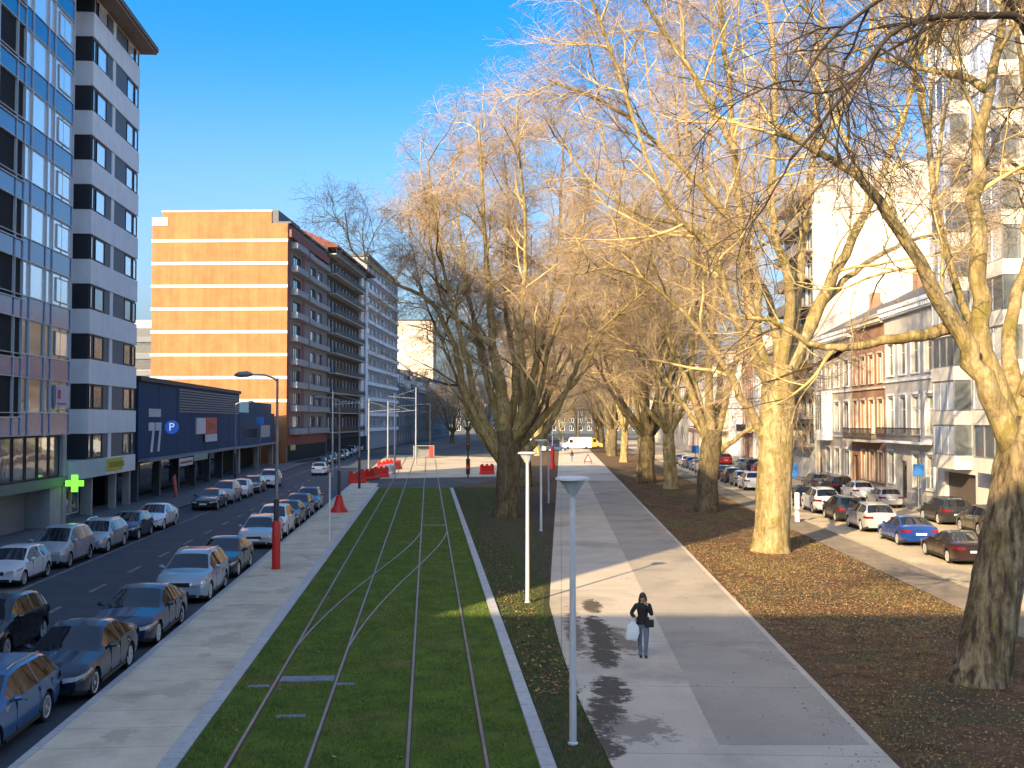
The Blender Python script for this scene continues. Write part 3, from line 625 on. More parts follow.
def make_car(kind, pm, cover=None):
    p = CAR[kind]; L, Wd, R = p['L'], p['W'], p['R']; ga, gb, gc, gd = p['g']
    ss = set(np.round(np.linspace(0, L, 26), 3)) | {ga, gb, gc, gd, .04, .12, .25, L-.05, L-.14, (gb+gc)/2+.05, (gb+gc)/2-.02}
    for w in p['wh']:
        for q in np.linspace(-1, 1, 13): ss.add(round(w+q*(R+.05), 3))
        ss |= {round(w-R-.055,3), round(w+R+.055,3)}
    st = sorted(x for x in ss if 0 <= x <= L); ss = [st[0]]
    for x in st[1:]:
        if x-ss[-1] > .012: ss.append(x)
        elif x in (ga, gb, gc, gd): ss[-1] = x
    if ss[-1] < L: ss[-1] = L
    secs = []
    for s in ss:
        e0, e1 = min(1, s/.55), min(1, (L-s)/.5)
        w = Wd/2*(1-.20*(1-e0)**2.2-.14*(1-e1)**2.2)
        zb = .17+.10*max(0,1-s/.5)**2+.14*max(0,1-(L-s)/.6)**2
        zt = interp(s, p['top']); zbel = min(interp(s, p['belt']), zt-.03)
        g = 0
        if ga < s < gd:
            g = min(1, (s-ga)/(gb-ga), 1 if s < gc else (gd-s)/(gd-gc))
        wr = w*(.90-.19*g); zt5 = zt-.035-.02*g
        za = 0
        for wc in p['wh']:
            if abs(s-wc) < R+.052: za = max(za, R+math.sqrt(max(0,(R+.052)**2-(s-wc)**2)))
        P = [(0,zb), (w*.90,zb), (w*.965,zb+.10), (w,.46), (w*.995,(.46+zbel)/2+.03), (w*.965,zbel), (wr,zt5), (wr-.07,zt-.008), (w*.42,zt+.018), (0,zt+.028)]
        P = [list(x) for x in P]
        if za > 0:
            P[1] = [w*.66, za]; P[2] = [w*.985, max(za, zb+.1)]; P[3][1] = max(.46, za+.012); P[4][1] = max(P[4][1], za+.03)
            P[3][0] = w*1.008
        for i in range(2,6):
            if P[i][1] > zbel and i < 5: P[i][1] = min(P[i][1], zbel-.005)
        secs.append((s, P))
    V, idx = [], {}
    def vid(i, j, sd):
        key = (i, j, sd if j not in (0,9) else 0)
        if key not in idx:
            s, P = secs[i]; idx[key] = len(V)
            V.append((L/2-s, sd*P[j][0] if j not in (0,9) else 0, P[j][1]))
        return idx[key]
    F_ = {k: [] for k in ('body','windscreen','rear_window','side_l','side_r','trim')}
    mid = (gb+gc)/2+.015
    for i in range(len(secs)-1):
        sm = (secs[i][0]+secs[i+1][0])/2
        for sd in (1,-1):
            for j in range(9):
                q = (vid(i,j,sd), vid(i+1,j,sd), vid(i+1,j+1,sd), vid(i,j+1,sd))
                if sd < 0: q = q[::-1]
                nm = 'body'
                if j == 0 or (j == 1): nm = 'trim'
                if j >= 7 and ga+.04 < sm < gb: nm = 'windscreen'
                if j >= 7 and gc < sm < gd-.04: nm = 'rear_window'
                if j == 5 and ga+.28 < sm < gd-.22 and abs(sm-mid) > .045: nm = 'side_l' if sd > 0 else 'side_r'
                F_[nm].append(q)
    for i, flip in ((0,False),(len(secs)-1,True)):
        for j in range(0,9):
            a = (vid(i,j,1), vid(i,j+1,1), vid(i,j+1,-1), vid(i,j,-1))
            a = tuple(dict.fromkeys(a))
            F_['body'].append(a[::-1] if flip else a)
    root = empty('parked_car', (0,0,0))
    V = np.array(V)
    def sub(name, fs, mats, off=0, sm=38):
        used = sorted({k for f in fs for k in f}); mp = {k:n for n,k in enumerate(used)}
        mb = MB(); mb.add([V[k] for k in used], [tuple(mp[k] for k in f) for f in fs])
        return mb.build(name, mats, root, smooth=sm)
    sub('body', F_['body'], pm); sub('underbody', F_['trim'], PLASTIC)
    for k, nm in (('windscreen','windscreen'),('rear_window','rear_window'),('side_l','side_window'),('side_r','side_window')): sub(nm, F_[k], GL_CAR)
    # inner shell so that wheel wells are dark
    mb = MB(); mb.box(-L/2+.3, L/2-.3, -Wd*.31, Wd*.31, .2, .62); mb.build('wheel_well', PLASTIC, root)
    def surf(s, j):
        i = min(range(len(secs)), key=lambda k: abs(secs[k][0]-s)); return secs[i][1][j]
    zf = p['top'][1][1]
    # lamps, grille, plates
    for sd in (1,-1):
        mb = MB()
        a, c = surf(.03,4), surf(.42,4); z1, z0 = zf-.06, zf-.17
        pts = [(L/2+.03, sd*a[0]*.60), (L/2+.012, sd*(a[0]*.98)), (L/2-.20, sd*(surf(.22,4)[0]+.03)), (L/2-.50, sd*(c[0]+.012))]
        n = len(pts); mb.add([(x,y,z0+.05*i) for i,(x,y) in enumerate(pts)]+[(x-.02,y,z1+.035*i) for i,(x,y) in enumerate(pts)], [((i,i+1,i+1+n,i+n) if sd>0 else (i+n,i+1+n,i+1,i)) for i in range(n-1)])
        mb.build('headlight', LAMPG, root, smooth=True)
        mb = MB(); a, c = surf(L-.03,4), surf(L-.30,4); zr = interp(L-.1, p['top']); zl = .74 if kind != 'suv' else .84
        pts = [(-L/2-.03, sd*a[0]*.56), (-L/2-.015, sd*a[0]*1.01), (-L/2+.30, sd*(c[0]+.022))]; n = 3
        mb.add([(x,y,zl) for x,y in pts]+[(x+.01,y,zl+.13) for x,y in pts], [((i+n,i+1+n,i+1,i) if sd>0 else (i,i+1,i+1+n,i+n)) for i in range(n-1)])
        mb.build('tail_light', TAILR, root, smooth=True)
        mb = MB(); xm = L/2-ga-.42; ym = sd*(Wd/2+.02); zz = interp(ga+.4, p['belt'])+.05
        mb.tube([(xm, sd*(Wd/2-.06), zz-.02), (xm, ym+sd*.02, zz+.03), (xm-.02, ym+sd*.13, zz+.04)], [.025,.07,.055], 8); mb.build('mirror', pm, root, smooth=True)
        for q in (ga+1.15, ga+2.0):
            if q < gc+.2: MB().box(L/2-q-.09, L/2-q+.09, sd*(Wd/2-.012), sd*(Wd/2+.014), .80, .83).build('door_handle', CHROME if kind == 'saloon' else pm, root)
        mb = MB()
        for q in (ga+.62, mid+.01, gd-.62): mb.box(L/2-q-.006, L/2-q+.006, sd*(Wd/2-.03), sd*(Wd/2+.002), .34, .90)
        mb.box(L/2-p['wh'][1]+R+.12, L/2-p['wh'][0]-R-.12, sd*(Wd/2-.05), sd*(Wd/2+.004), .24, .31)
        mb.build('door_seam', PLASTIC, root)
    y = surf(.03,4)[0]
    mb = MB(); mb.box(L/2-.05, L/2+.016, -y*.48, y*.48, zf-.21, zf-.07)
    for k in range(3): mb.box(L/2, L/2+.022, -y*.47, y*.47, zf-.19+.045*k, zf-.18+.045*k, 1)
    mb.build('grille', [PLASTIC, CHROME], root)
    mb = MB(); mb.box(L/2-.05, L/2+.012, -y*.78, y*.78, .27, .37); mb.build('air_intake', PLASTIC, root)
    for x in (L/2+.018, -L/2-.014):
        mb = MB(); zp = .42 if x > 0 else (.62 if kind != 'saloon' else .6)
        mb.box(x-.008, x+.008, -.26, .26, zp, zp+.11); mb.build('number_plate', PLATEM, root)
    for w in p['wh']:
        for sd in (1,-1):
            mb = MB(); wd = .21
            prof = [(0,-wd/2),(R*.86,-wd/2),(R*.97,-wd*.38),(R,-wd*.2),(R,wd*.2),(R*.97,wd*.38),(R*.86,wd/2),(R*.68,wd*.46),(R*.66,wd*.3)]
            mb.spin([(max(r_,.001), sd*z) for r_,z in prof])
            wo = mb.build('wheel', RUBBER, root, smooth=50, loc=(L/2-w, sd*(Wd/2-.125), R))
            mb = MB(); mb.tube([(0,sd*wd*.25,0),(0,sd*wd*.27,0)], [R*.67,R*.67], 22, 1)
            for k in range(7):
                a = 2*math.pi*k/7; c_, s_ = math.cos(a), math.sin(a); q = R*.66
                u = np.array([c_,0,s_]); v = np.array([-s_,0,c_]); y0, y1 = sd*wd*.27, sd*wd*.42
                vs = [u*.05+v*.05, u*q+v*.062, u*q-v*.062, u*.05-v*.05]
                mb.add([(*(a_+np.array([0,y0,0])),) for a_ in vs]+[(*(a_+np.array([0,y1,0])),) for a_ in vs], [(4,5,6,7),(7,6,5,4),(0,1,5,4),(1,2,6,5),(2,3,7,6),(3,0,4,7)])
            mb.tube([(0,sd*wd*.3,0),(0,sd*wd*.45,0)], [.06,.05], 10)
            mb.spin([(R*.62,sd*wd*.42),(R*.66,sd*wd*.475),(R*.73,sd*wd*.48)])
            mb.build('rim', [RIM, PLASTIC], wo)
    if kind in ('suv','estate'):
        for sd in (1,-1):
            mb = MB(); xs = [L/2-s for s in np.linspace(gb+.15, gc-.1, 6)]
            mb.tube([(x, sd*(Wd/2*.71-.10), interp(L/2-x, p['top'])+.035) for x in xs], .018, 6); mb.build('roof_rail', CHROME, root)
    return root
PROTO = {}
def car(kind, colname, col, pos, head, label, group, metal=.35, extra=None):
    """head: direction vector the bonnet points to."""
    key = (kind, colname)
    if key not in PROTO:
        src = next((v for k, v in PROTO.items() if k[0] == kind), None)
        pm = paint(colname, col, metal)
        if src is None: o = make_car(kind, pm)
        else:
            o = copy_tree(src)
            for ch in o.children:
                if ch.name.split('.')[0] in ('body','mirror','door_handle') and ch.data.materials[0].name.startswith('paint'):
                    ch.data = ch.data.copy(); ch.data.materials[0] = pm
        PROTO[key] = o
    else: o = copy_tree(PROTO[key])
    o.location = pos; o.rotation_euler = (0,0,ang(head)); 
    k = random.Random(label); o.scale = (k.uniform(.96,1.04), k.uniform(.98,1.02), k.uniform(.96,1.05))
    o['label'] = label; o['category'] = 'car'; o['group'] = group
    return o
COLS = dict(navy=((.012,.025,.07),.5), darkblue=((.010,.016,.035),.5), midblue=((.03,.11,.26),.5), black=((.008,.008,.01),.3), white=((.72,.73,.74),.0),
 silver=((.42,.44,.46),.7), iceblue=((.28,.38,.46),.6), grey=((.13,.14,.15),.6), brown=((.045,.022,.018),.5), royal=((.012,.06,.28),.5), red=((.42,.012,.012),.2), olive=((.11,.10,.07),.5), teal=((.02,.05,.06),.5), charcoal=((.03,.032,.035),.5))
def put(kind, c, fr, lat, dfront, facing, label, group, z=-.12, turn=0.0):
    """dfront: distance along the street of the wheel nearest the camera."""
    p = CAR[kind]
    dc = dfront+(p['L']/2-p['wh'][0] if facing < 0 else p['wh'][1]-p['L']/2)
    if facing > 0: dc = dfront+(p['L']/2-(p['L']-p['wh'][1]))
    h = fr.d*facing; h = Vector((h.x*math.cos(turn)-h.y*math.sin(turn), h.x*math.sin(turn)+h.y*math.cos(turn), 0))
    return car(kind, c, COLS[c][0], fr(lat, dc, z), h, label, group, COLS[c][1])
G1 = 'cars parked along the tram pavement'
for a in [('estate','midblue',19.6,'mid blue estate car with roof rails, cut off at the bottom left edge'),
 ('saloon','darkblue',24.3,'dark navy coupe-like saloon behind the mid blue estate at bottom left'),
 ('saloon','navy',30.0,'navy saloon parked between the dark coupe and the pale blue SUV'),
 ('suv','iceblue',37.2,'pale ice blue SUV with bright bonnet in the kerbside row'),
 ('saloon','black',42.8,'black saloon parked just behind the pale ice blue SUV'),
 ('estate','silver',52.6,'silver estate standing beside the nearest red lamp sleeve'),
 ('mpv','white',57.6,'white people carrier behind the silver estate near the red lamp sleeve'),
 ('saloon','charcoal',62.8,'charcoal saloon behind the white people carrier in the kerbside row'),
 ('hatch','black',68.4,'black hatchback in front of the last blue car of the kerbside row'),
 ('estate','midblue',74.2,'mid blue estate at the far end of the kerbside row by the second red sleeve')]:
    put(a[0], a[1], T, -8.62 if a[2] > 21 else -9.0, a[2], -1, a[3], G1)
G2 = 'cars parked along the far side of the road'
for a in [('hatch','white',40.4,-16.45,'white hatchback at the left edge parked by the concrete column'),
 ('mpv','silver',45.5,-16.45,'silver tall hatchback behind the white one, below the green cross'),
 ('estate','silver',50.6,-16.4,'silver estate parked in front of the dark shop passage'),
 ('hatch','navy',56.0,-16.35,'navy hatchback ahead of the white saloon by the passage'),
 ('saloon','white',60.9,-16.3,'white saloon last in the group before the gap at the blue hall'),
 ('saloon','black',74.7,-15.9,'black saloon first after the gap, below the red and white sign'),
 ('mpv','silver',80.4,-15.8,'silver people carrier between black saloon and white hatchback at the blue hall'),
 ('hatch','white',86,-15.7,'white hatchback parked at the far end of the blue hall'),
 ('estate','charcoal',91.6,-15.6,'charcoal estate parked by the dark annexe'),
 ('suv','white',99,-15.2,'white SUV parked behind the street lamp at the annexe'),
 ('saloon','black',140,-14.6,'black saloon parked far off under the balconies'),
 ('hatch','navy',147,-14.5,'navy hatchback parked far off under the balconies'),
 ('suv','charcoal',154,-14.4,'charcoal SUV parked far off under the balconies')]:
    put(a[0], a[1], T, a[3], a[2], -1, a[4], G2)
for i, (k_, c_, z_, lb) in enumerate([('mpv','grey',168,'grey people carrier beyond the pale block'),('hatch','white',176,'white hatchback far down the left road'),('saloon','black',184,'black saloon by the first mansard houses'),('suv','silver',193,'silver SUV by the first mansard houses'),('hatch','red',201,'red hatchback far down the left road'),('estate','white',214,'white estate farthest down the left road')]):
    put(k_, c_, T, -14.3, z_, -1, lb, G2, z=-.125)
put('hatch','black', T, -12.05, 27.9, -1, 'black hatchback driving in the lane at the left edge', 'moving cars', turn=-.02)
put('hatch','white', T, -12.6, 121, 1, 'white hatchback driving away down the middle of the road', 'moving cars')
G3 = 'cars parked on the side road nearer the trees'
for a in [('hatch','red',38.3,18.5,'red hatchback at the right edge behind the leaning tree'),
 ('saloon','brown',46.9,18.2,'dark brown saloon with red tail lights beside the leaning tree'),
 ('saloon','royal',53.7,18.2,'royal blue saloon in front of the brown one'),
 ('suv','silver',60.2,18.2,'silver SUV ahead of the royal blue saloon'),
 ('mpv','charcoal',66,18.2,'charcoal people carrier between the silver and the white SUV'),
 ('suv','white',72,18.2,'white SUV near the slim white post'),
 ('estate','black',78,18.2,'black estate ahead of the white SUV, by the sunlit trunk'),
 ('suv','white',95.5,17.6,'white SUV just left of the big sunlit trunk'),
 ('hatch','iceblue',101,17.6,'pale blue hatchback left of the big sunlit trunk'),
 ('estate','charcoal',106.6,17.6,'charcoal estate between the sunlit trunk and the dark forked trunk'),
 ('saloon','brown',112.3,17.6,'brown saloon seen beside the dark forked trunk'),
 ('suv','white',126,17.4,'white SUV seen between the dark and the slim trunk'),
 ('hatch','silver',132,17.4,'silver hatchback seen between the dark and the slim trunk'),
 ('estate','midblue',138,17.4,'mid blue estate far along the tree-side row'),
 ('hatch','white',144,17.4,'white hatchback far along the tree-side row'),
 ('saloon','grey',151,17.4,'grey saloon last visible in the tree-side row')]:
    put(a[0], a[1], B, a[3], a[2], 1, a[4], G3)
G4 = 'cars parked along the house fronts'
for a in [('suv','olive',58,24.1,'olive SUV by the garage entrance of the modern block'),
 ('suv','charcoal',64.2,24.1,'charcoal SUV by the blue sign'),
 ('hatch','silver',76.3,24.0,'silver hatchback parked before the stuccoed house'),
 ('hatch','white',83.2,24.0,'white hatchback parked before the brick house'),
 ('suv','black',89.5,24.0,'black SUV parked before the brick house'),
 ('estate','grey',97,24.0,'grey estate parked before the house with the white bay'),
 ('hatch','red',122,23.6,'bright red hatchback parked by the pale far houses'),
 ('suv','navy',128,23.6,'navy SUV parked beyond the bright red hatchback'),
 ('hatch','iceblue',134,23.6,'pale blue hatchback parked by the farthest pale houses'),
 ('suv','red',150,23.6,'red SUV at the far end of the house row')]:
    put(a[0], a[1], B, a[3], a[2], 1, a[4], G4)
# ------------------------------------------------------------------ buildings
def broot(name, label, cat, fr_or_dir, origin, right_side, group=None):
    """local x runs along the facade (seen from the street: left to right), y goes into the building."""
    d = fr_or_dir
    rz = ang(d if not right_side else -d)
    return empty(name, origin, rz, label, cat, group)
def wall(root, W_, Ht, D, rects, mat, rev=.22, z0=0.0, name='wall', top=True, revmat=None, x0=0.0, y0=0.0):
    """closed body with real openings cut in its street face; rects = (x0, x1, z0, z1)"""
    mb = MB()
    xs = sorted({x0, x0+W_} | {r[0] for r in rects} | {r[1] for r in rects}); zs = sorted({z0, Ht} | {r[2] for r in rects} | {r[3] for r in rects})
    for i in range(len(xs)-1):
        for j in range(len(zs)-1):
            cx, cz = (xs[i]+xs[i+1])/2, (zs[j]+zs[j+1])/2
            if any(r[0] < cx < r[1] and r[2] < cz < r[3] for r in rects): continue
            mb.quad((xs[i],y0,zs[j]), (xs[i+1],y0,zs[j]), (xs[i+1],y0,zs[j+1]), (xs[i],y0,zs[j+1]))
    for a, b_, c, d in rects:
        y1 = y0+rev
        mb.quad((a,y0,c),(a,y1,c),(a,y1,d),(a,y0,d), 1); mb.quad((b_,y1,c),(b_,y0,c),(b_,y0,d),(b_,y1,d), 1)
        mb.quad((a,y0,c),(b_,y0,c),(b_,y1,c),(a,y1,c), 1); mb.quad((a,y1,d),(b_,y1,d),(b_,y0,d),(a,y0,d), 1)
    X0, X1, Y1 = x0, x0+W_, y0+D
    mb.quad((X1,y0,z0),(X1,Y1,z0),(X1,Y1,Ht),(X1,y0,Ht)); mb.quad((X0,Y1,z0),(X0,y0,z0),(X0,y0,Ht),(X0,Y1,Ht))
    mb.quad((X1,Y1,z0),(X0,Y1,z0),(X0,Y1,Ht),(X1,Y1,Ht))
    if top: mb.quad((X0,y0,Ht),(X1,y0,Ht),(X1,Y1,Ht),(X0,Y1,Ht))
    return mb.build(name, [mat, revmat or mat], root)
WC = {}
def window(root, x, z, w, h, y, frame, glass, cols=2, rows=1, fw=.06, arch=False, name='window', sill=None):
    key = (round(w,2), round(h,2), frame.name, glass.name, cols, rows, round(fw,3))
    if key not in WC:
        mb = MB()
        mb.quad((0,.05,0),(w,.05,0),(w,.05,h),(0,.05,h), 1)
        mb.box(0,fw,0,.07,0,h); mb.box(w-fw,w,0,.07,0,h); mb.box(fw,w-fw,0,.07,0,fw); mb.box(fw,w-fw,0,.07,h-fw,h)
        for i in range(1,cols): q = fw+(w-2*fw)*i/cols; mb.box(q-fw*.45,q+fw*.45,.004,.066,fw,h-fw)
        for i in range(1,rows): q = fw+(h-2*fw)*(i/rows if rows > 2 else .68); mb.box(fw,w-fw,.008,.062,q-fw*.35,q+fw*.35)
        o = mb.build(name, [frame, glass], root); WC[key] = o.data
    else: o = link(name, WC[key], root)
    o.location = (x, y, z)
    if sill:
        s = MB().box(-.08,w+.08,-.30,.0,-.09,0).build('sill', sill, o)
    return o
def parts(root, name, mat, *boxes):
    for b_ in boxes: MB().box(*b_).build(name, mat, root)
def part(root, name, mat, *boxes, smooth=False):
    mb = MB()
    for b_ in boxes: mb.box(*b_)
    return mb.build(name, mat, root, smooth=smooth)
WHITE_R = M('white_render', (.82,.83,.85), .85, .06, .8, grime=.15); PALE_ST = M('pale_stone', (.52,.46,.38), .85, .12, 1.2, bumpd=.01, grime=.35)
GREY_ST = M('grey_stone', (.34,.33,.32), .85, .15, 1.2, grime=.4); CONC = M('concrete', (.36,.36,.35), .85, .12, .8, grime=.35)
STUCCO = M('pale_stucco', (.56,.53,.48), .85, .09, .8, grime=.35); DKFR = M('dark_frame', (.025,.028,.035), .5, 0); WFR = M('white_frame', (.62,.62,.60), .5, 0)
GREYP = M('grey_panel', (.10,.115,.135), .6, .1, 1); SLATE = M('slate_roof', (.055,.06,.07), .6, .25, 4); ALU = M('aluminium', (.45,.47,.50), .35, .05, 2, metal=.7)
NAVY = M('navy_cladding', (.010,.048,.125), .7, .10, .5, spec=.2); DARKIN = M('dark_interior', (.010,.011,.013), .9, 0); IRON = M('black_iron', (.02,.02,.022), .5, 0)
def brick_mat(name, c1, c2, mortar, var=.3):
    m, nt, bs = nodes(name); b = nt.nodes.new('ShaderNodeTexBrick')
    t = nt.nodes.new('ShaderNodeTexCoord'); mp = nt.nodes.new('ShaderNodeMapping'); mp.inputs['Rotation'].default_value = (math.pi/2,0,0)
    sp = nt.nodes.new('ShaderNodeSeparateXYZ'); cb = nt.nodes.new('ShaderNodeCombineXYZ'); ad = nt.nodes.new('ShaderNodeMath'); ad.operation = 'ADD'
    nt.links.new(t.outputs['Object'], sp.inputs[0]); nt.links.new(sp.outputs[0], ad.inputs[0]); nt.links.new(sp.outputs[1], ad.inputs[1])
    nt.links.new(ad.outputs[0], cb.inputs[0]); nt.links.new(sp.outputs[2], cb.inputs[1]); nt.links.new(cb.outputs[0], b.inputs['Vector'])
    b.inputs['Scale'].default_value = 1; b.inputs['Brick Width'].default_value = .24; b.inputs['Row Height'].default_value = .075; b.inputs['Mortar Size'].default_value = .008
    b.inputs['Color1'].default_value = rgba(c1); b.inputs['Color2'].default_value = rgba(c2); b.inputs['Mortar'].default_value = rgba(mortar)
    f = noise(nt, t.outputs['Object'], .5, 6, .65)
    c = mixc(nt, 1, b.outputs[0], ramp(nt, f, .3, .7, (1-var,)*3, (1+var*.4,)*3), 'MULTIPLY')
    st = noise(nt, coord(nt, 'Object', (1.3, 1.3, .05)), 1.0, 6, .7)
    c = mixc(nt, 1, c, ramp(nt, st, .36, .62, (.80,.78,.76), (1.03,1.03,1.03)), 'MULTIPLY')
    nt.links.new(c, bs.inputs['Base Color']); bs.inputs['Roughness'].default_value = .9; MATS[name] = m; return m
ORBRICK = brick_mat('orange_brick', (.33,.130,.044), (.375,.152,.055), (.31,.165,.085), .22)
REDBRICK = brick_mat('red_brick', (.33,.15,.09), (.42,.21,.13), (.34,.26,.2))
# ---- blue glass block (left edge)
dB0, dB1 = 1.0, 64.0; WB = dB1-dB0
r = broot('office_block', 'tall blue glazed office block with pale frames at the left edge', 'office block', T.d, T(-22.0, dB0, 0), False)
PANELF = M('pale_mullion', (.55,.58,.60), .5, .04, 1)
FL0, FP = 5.44, 3.19; HT = FL0+FP*9+.4
off = lambda d: d-dB0
mb = MB(); mb.box(0, WB, .12, 15, 5.44, HT); mb.box(0, WB-14, .0, 15, 0, 5.44); mb.box(WB-14, WB, 4, 15, 0, 5.44)
mb.build('wall', GREYP, r)
cols = []      # (x0, x1, inner frame?)
x = WB
for w, inner in [(3.25,True),(1.05,False),(2.35,False),(1.05,False),(1.1,'log'),(2.4,'log')]*2:
    cols.append((x-w, x, inner)); x -= w
mb = MB(); sp = MB(); rail = MB()
fr_idx = 0
mull = MB()
lb_ = mb
for f in range(9):
    z0 = FL0+FP*f; sp = MB(); lg = MB()
    for (a, b_, inn) in cols:
        if inn == 'log':
            part(r, 'balcony', DARKIN, (a,b_,.10,.115,z0+1.2,z0+FP-.1)) if False else None
            sp.box(a+.02, b_-.02, .02, .118, z0, z0+1.0)
            mull.box(a, b_, -.06, .02, z0+.98, z0+1.04)
            MB().box(a, b_, .112, .119, z0+1.04, z0+FP).build('loggia_back', DARKIN, r)
            continue
        sp.box(a+.02, b_-.02, .03, .118, z0+.03, z0+1.22)
        # window
        window(r, a+.03, z0+1.27, b_-a-.06, FP-1.30, -.02+.05, PANELF, GL_SKY if f > 1 else GL_MID, 1 if b_-a < 2.5 else 2, 1, .045)
        if inn is True:
            window(r, a+.75, z0+1.5, b_-a-1.1, FP-1.75, -.035+.03, PANELF, GL_SKY, 1, 1, .05, name='window_sash')
    sp.build('spandrel', GL_BLUE, r)
    for z in (z0, z0+1.25): mull.box(cols[-1][0], WB, -.03, .11, z-.02, z+.02)
for (a, b_, inn) in cols: mull.box(b_-.025, b_+.025, -.045, .112, FL0, HT-.3)
mull.build('mullion', PANELF, r)
# lower glazed shop and base
mb = MB(); 
for i in range(7):
    a = WB-13.5+i*1.8; window(r, a+.05, 2.95, 1.66, 2.40, .2, DKFR, GL_MID, 1, 1, .07, name='shop_window')
part(r, 'fascia', M('green_grey_fascia', (.10,.16,.15), .5, .1, 1), (WB-14, WB-.4, -.12, .4, 2.35, 2.9))
parts(r, 'column', CONC, (WB-3.1, WB-1.2, -.02, 1.5, 0, 2.35), (WB-1.0, WB-.4, -.02, 1.0, 0, 5.42))
part(r, 'garage_door', M('grey_garage_door', (.20,.22,.24), .5, .08, 2), (WB-13.5, WB-3.6, 1.2, 1.3, 0, 2.3))
part(r, 'wall_panel', CONC, (WB-14, WB-3.2, 1.35, 3.9, 0, 5.4))
part(r, 'logo_panel', M('pale_pink_panel', (.55,.50,.56), .6, .03, 1), (WB-2.55, WB-.3, -.075, -.06, 7.05, 8.35))
mb = MB(); mb.box(WB-2.25, WB-1.75, -.085, -.076, 7.55, 8.1); mb.box(WB-2.25,WB-2.05,-.085,-.076,7.2,7.35); mb.box(WB-1.95,WB-.8,-.085,-.076,7.22,7.32)
mb.build('logo_mark', M('magenta_mark', (.35,.02,.16), .6, 0), r)
# ---- white apartment tower
dW0, dW1 = 64.05, 78.4; WW = dW1-dW0; HW = 34.5
r = broot('apartment_tower', 'white apartment tower with dark window bands and an overhanging roof', 'apartment tower', T.d, T(-22.0, dW0, 0), False)
part(r, 'wall', WHITE_R, (0, WW, 1.6, 15, 3.4, HW-.3))
part(r, 'wall', GREYP, (0, WW, 4.5, 15, 0, 3.4))
BX0 = 3.4
FPW = 3.26; ZB = 3.75
for f in range(10):
    zb = ZB+FPW*f
    # window band set back 0.12, made of separate panes and panels
    part(r, 'window_band', DKFR, (BX0+.14, WW-.14, .14, 1.59, zb-.005, zb+1.66))
    g = GL_SKY if f > 3 else GL_MID
    for (a, w_, mt) in [(BX0+.3,.55,GL_SKY),(BX0+1.2,2.0,g),(BX0+8.0,1.75,g),(BX0+10.0,.95,g)]:
        window(r, a, zb+.08, w_, 1.50, .075, DKFR, mt, 1, 1, .07)
    part(r, 'wall_panel', WHITE_R, (BX0+4.45, BX0+5.1, .06, .139, zb, zb+1.655), )
    part(r, 'wall_panel', GREYP, (BX0+5.12, BX0+7.8, .08, .139, zb, zb+1.655), (BX0+3.3, BX0+4.4, .09, .139, zb, zb+1.655))
    window(r, .3, zb+.08, 2.7, 1.5, 1.55, DKFR, GL_DARK, 3, 1, .06)
    part(r, 'spandrel', WHITE_R, (BX0, WW, 0, 1.598, zb-1.6, zb-.008) if f else (BX0+3.8, WW, 0, 1.598, 2.55, zb-.008))
part(r, 'spandrel', WHITE_R, (BX0, WW, 0, 1.598, ZB+FPW*9+1.665, HW-.3))
SOFF = M('timber_soffit', (.22,.16,.12), .8, .2, 3)
part(r, 'roof', M('brown_roof_edge', (.16,.12,.10), .8, .15, 2), (-.5, WW+.25, -1.3, 15.5, HW-.12, HW+.22)); part(r, 'soffit', SOFF, (-.4, WW+.2, -1.2, 15.4, HW-.298, HW-.122))
part(r, 'fascia', M('pale_green_fascia', (.40,.56,.55), .6, .06, 1), (-.3, BX0+3.78, -.05, 1.5, 2.55, ZB-.02))
part(r, 'shop_sign', M('yellow_sign', (.55,.50,.03), .6, .15, 3), (BX0+3.9, WW-3.4, -.06, -.005, 2.75, 3.65))
o = link('sign_lettering', None, r)
bpy.data.objects.remove(o)
mb = MB()
for i in range(9): mb.box(BX0+4.3+i*.40, BX0+4.3+i*.40+.26, -.075, -.062, 3.0, 3.4)
mb.build('sign_lettering', M('olive_letters', (.22,.22,.03), .6, 0), r)
for i in range(3): window(r, .4+i*1.5, .25, 1.42, 2.25, 1.0, M('pale_shop_frame', (.45,.55,.55), .5, 0), GL_MID if i != 1 else GL_CURT, 1, 1, .06, name='shop_window')
part(r, 'shopfront', GREYP, (.1, 5.0, 1.08, 4.4, 0, 2.55))
mb = MB()
for i in range(14):
    x0 = .5+random.random()*4; z0 = .4+random.random()*1.6
    mb.box(x0, x0+.2+random.random()*.3, .96, .985, z0, z0+.2+random.random()*.3, i % 4)
mb.build('window_poster', [M('poster_pink', (.4,.12,.2), .7, 0), M('poster_yellow', (.45,.4,.06), .7, 0), M('poster_teal', (.06,.25,.28), .7, 0), M('poster_white', (.5,.5,.5), .7, 0)], r)
parts(r, 'column', CONC, (5.1, 5.4, .3, 1.0, 0, 2.55), (WW-.5, WW-.1, .3, .8, 0, 2.55), (10.4,10.7,.3,.8,0,2.55))
# green pharmacy cross
cr = empty('pharmacy_cross', T(-21.2, 62.6, 1.75), ang(T.d), 'glowing green pharmacy cross hung above the shop window', 'shop sign')
GRN = M('green_light', (.1,.6,.05), .5, 0, emit=(.22,1.0,.06), es=.7); 
mb = MB(); s = .17
cp = [(-s,-3*s),(s,-3*s),(s,-s),(3*s,-s),(3*s,s),(s,s),(s,3*s),(-s,3*s),(-s,s),(-3*s,s),(-3*s,-s),(-s,-s)]
mb.extrude([(p[0], p[1]+.75) for p in cp], 0, -.1, .1); mb.build('cross', GRN, cr)
part(cr, 'bracket', IRON, (-.03,.03,.3,.9,.72,.78))
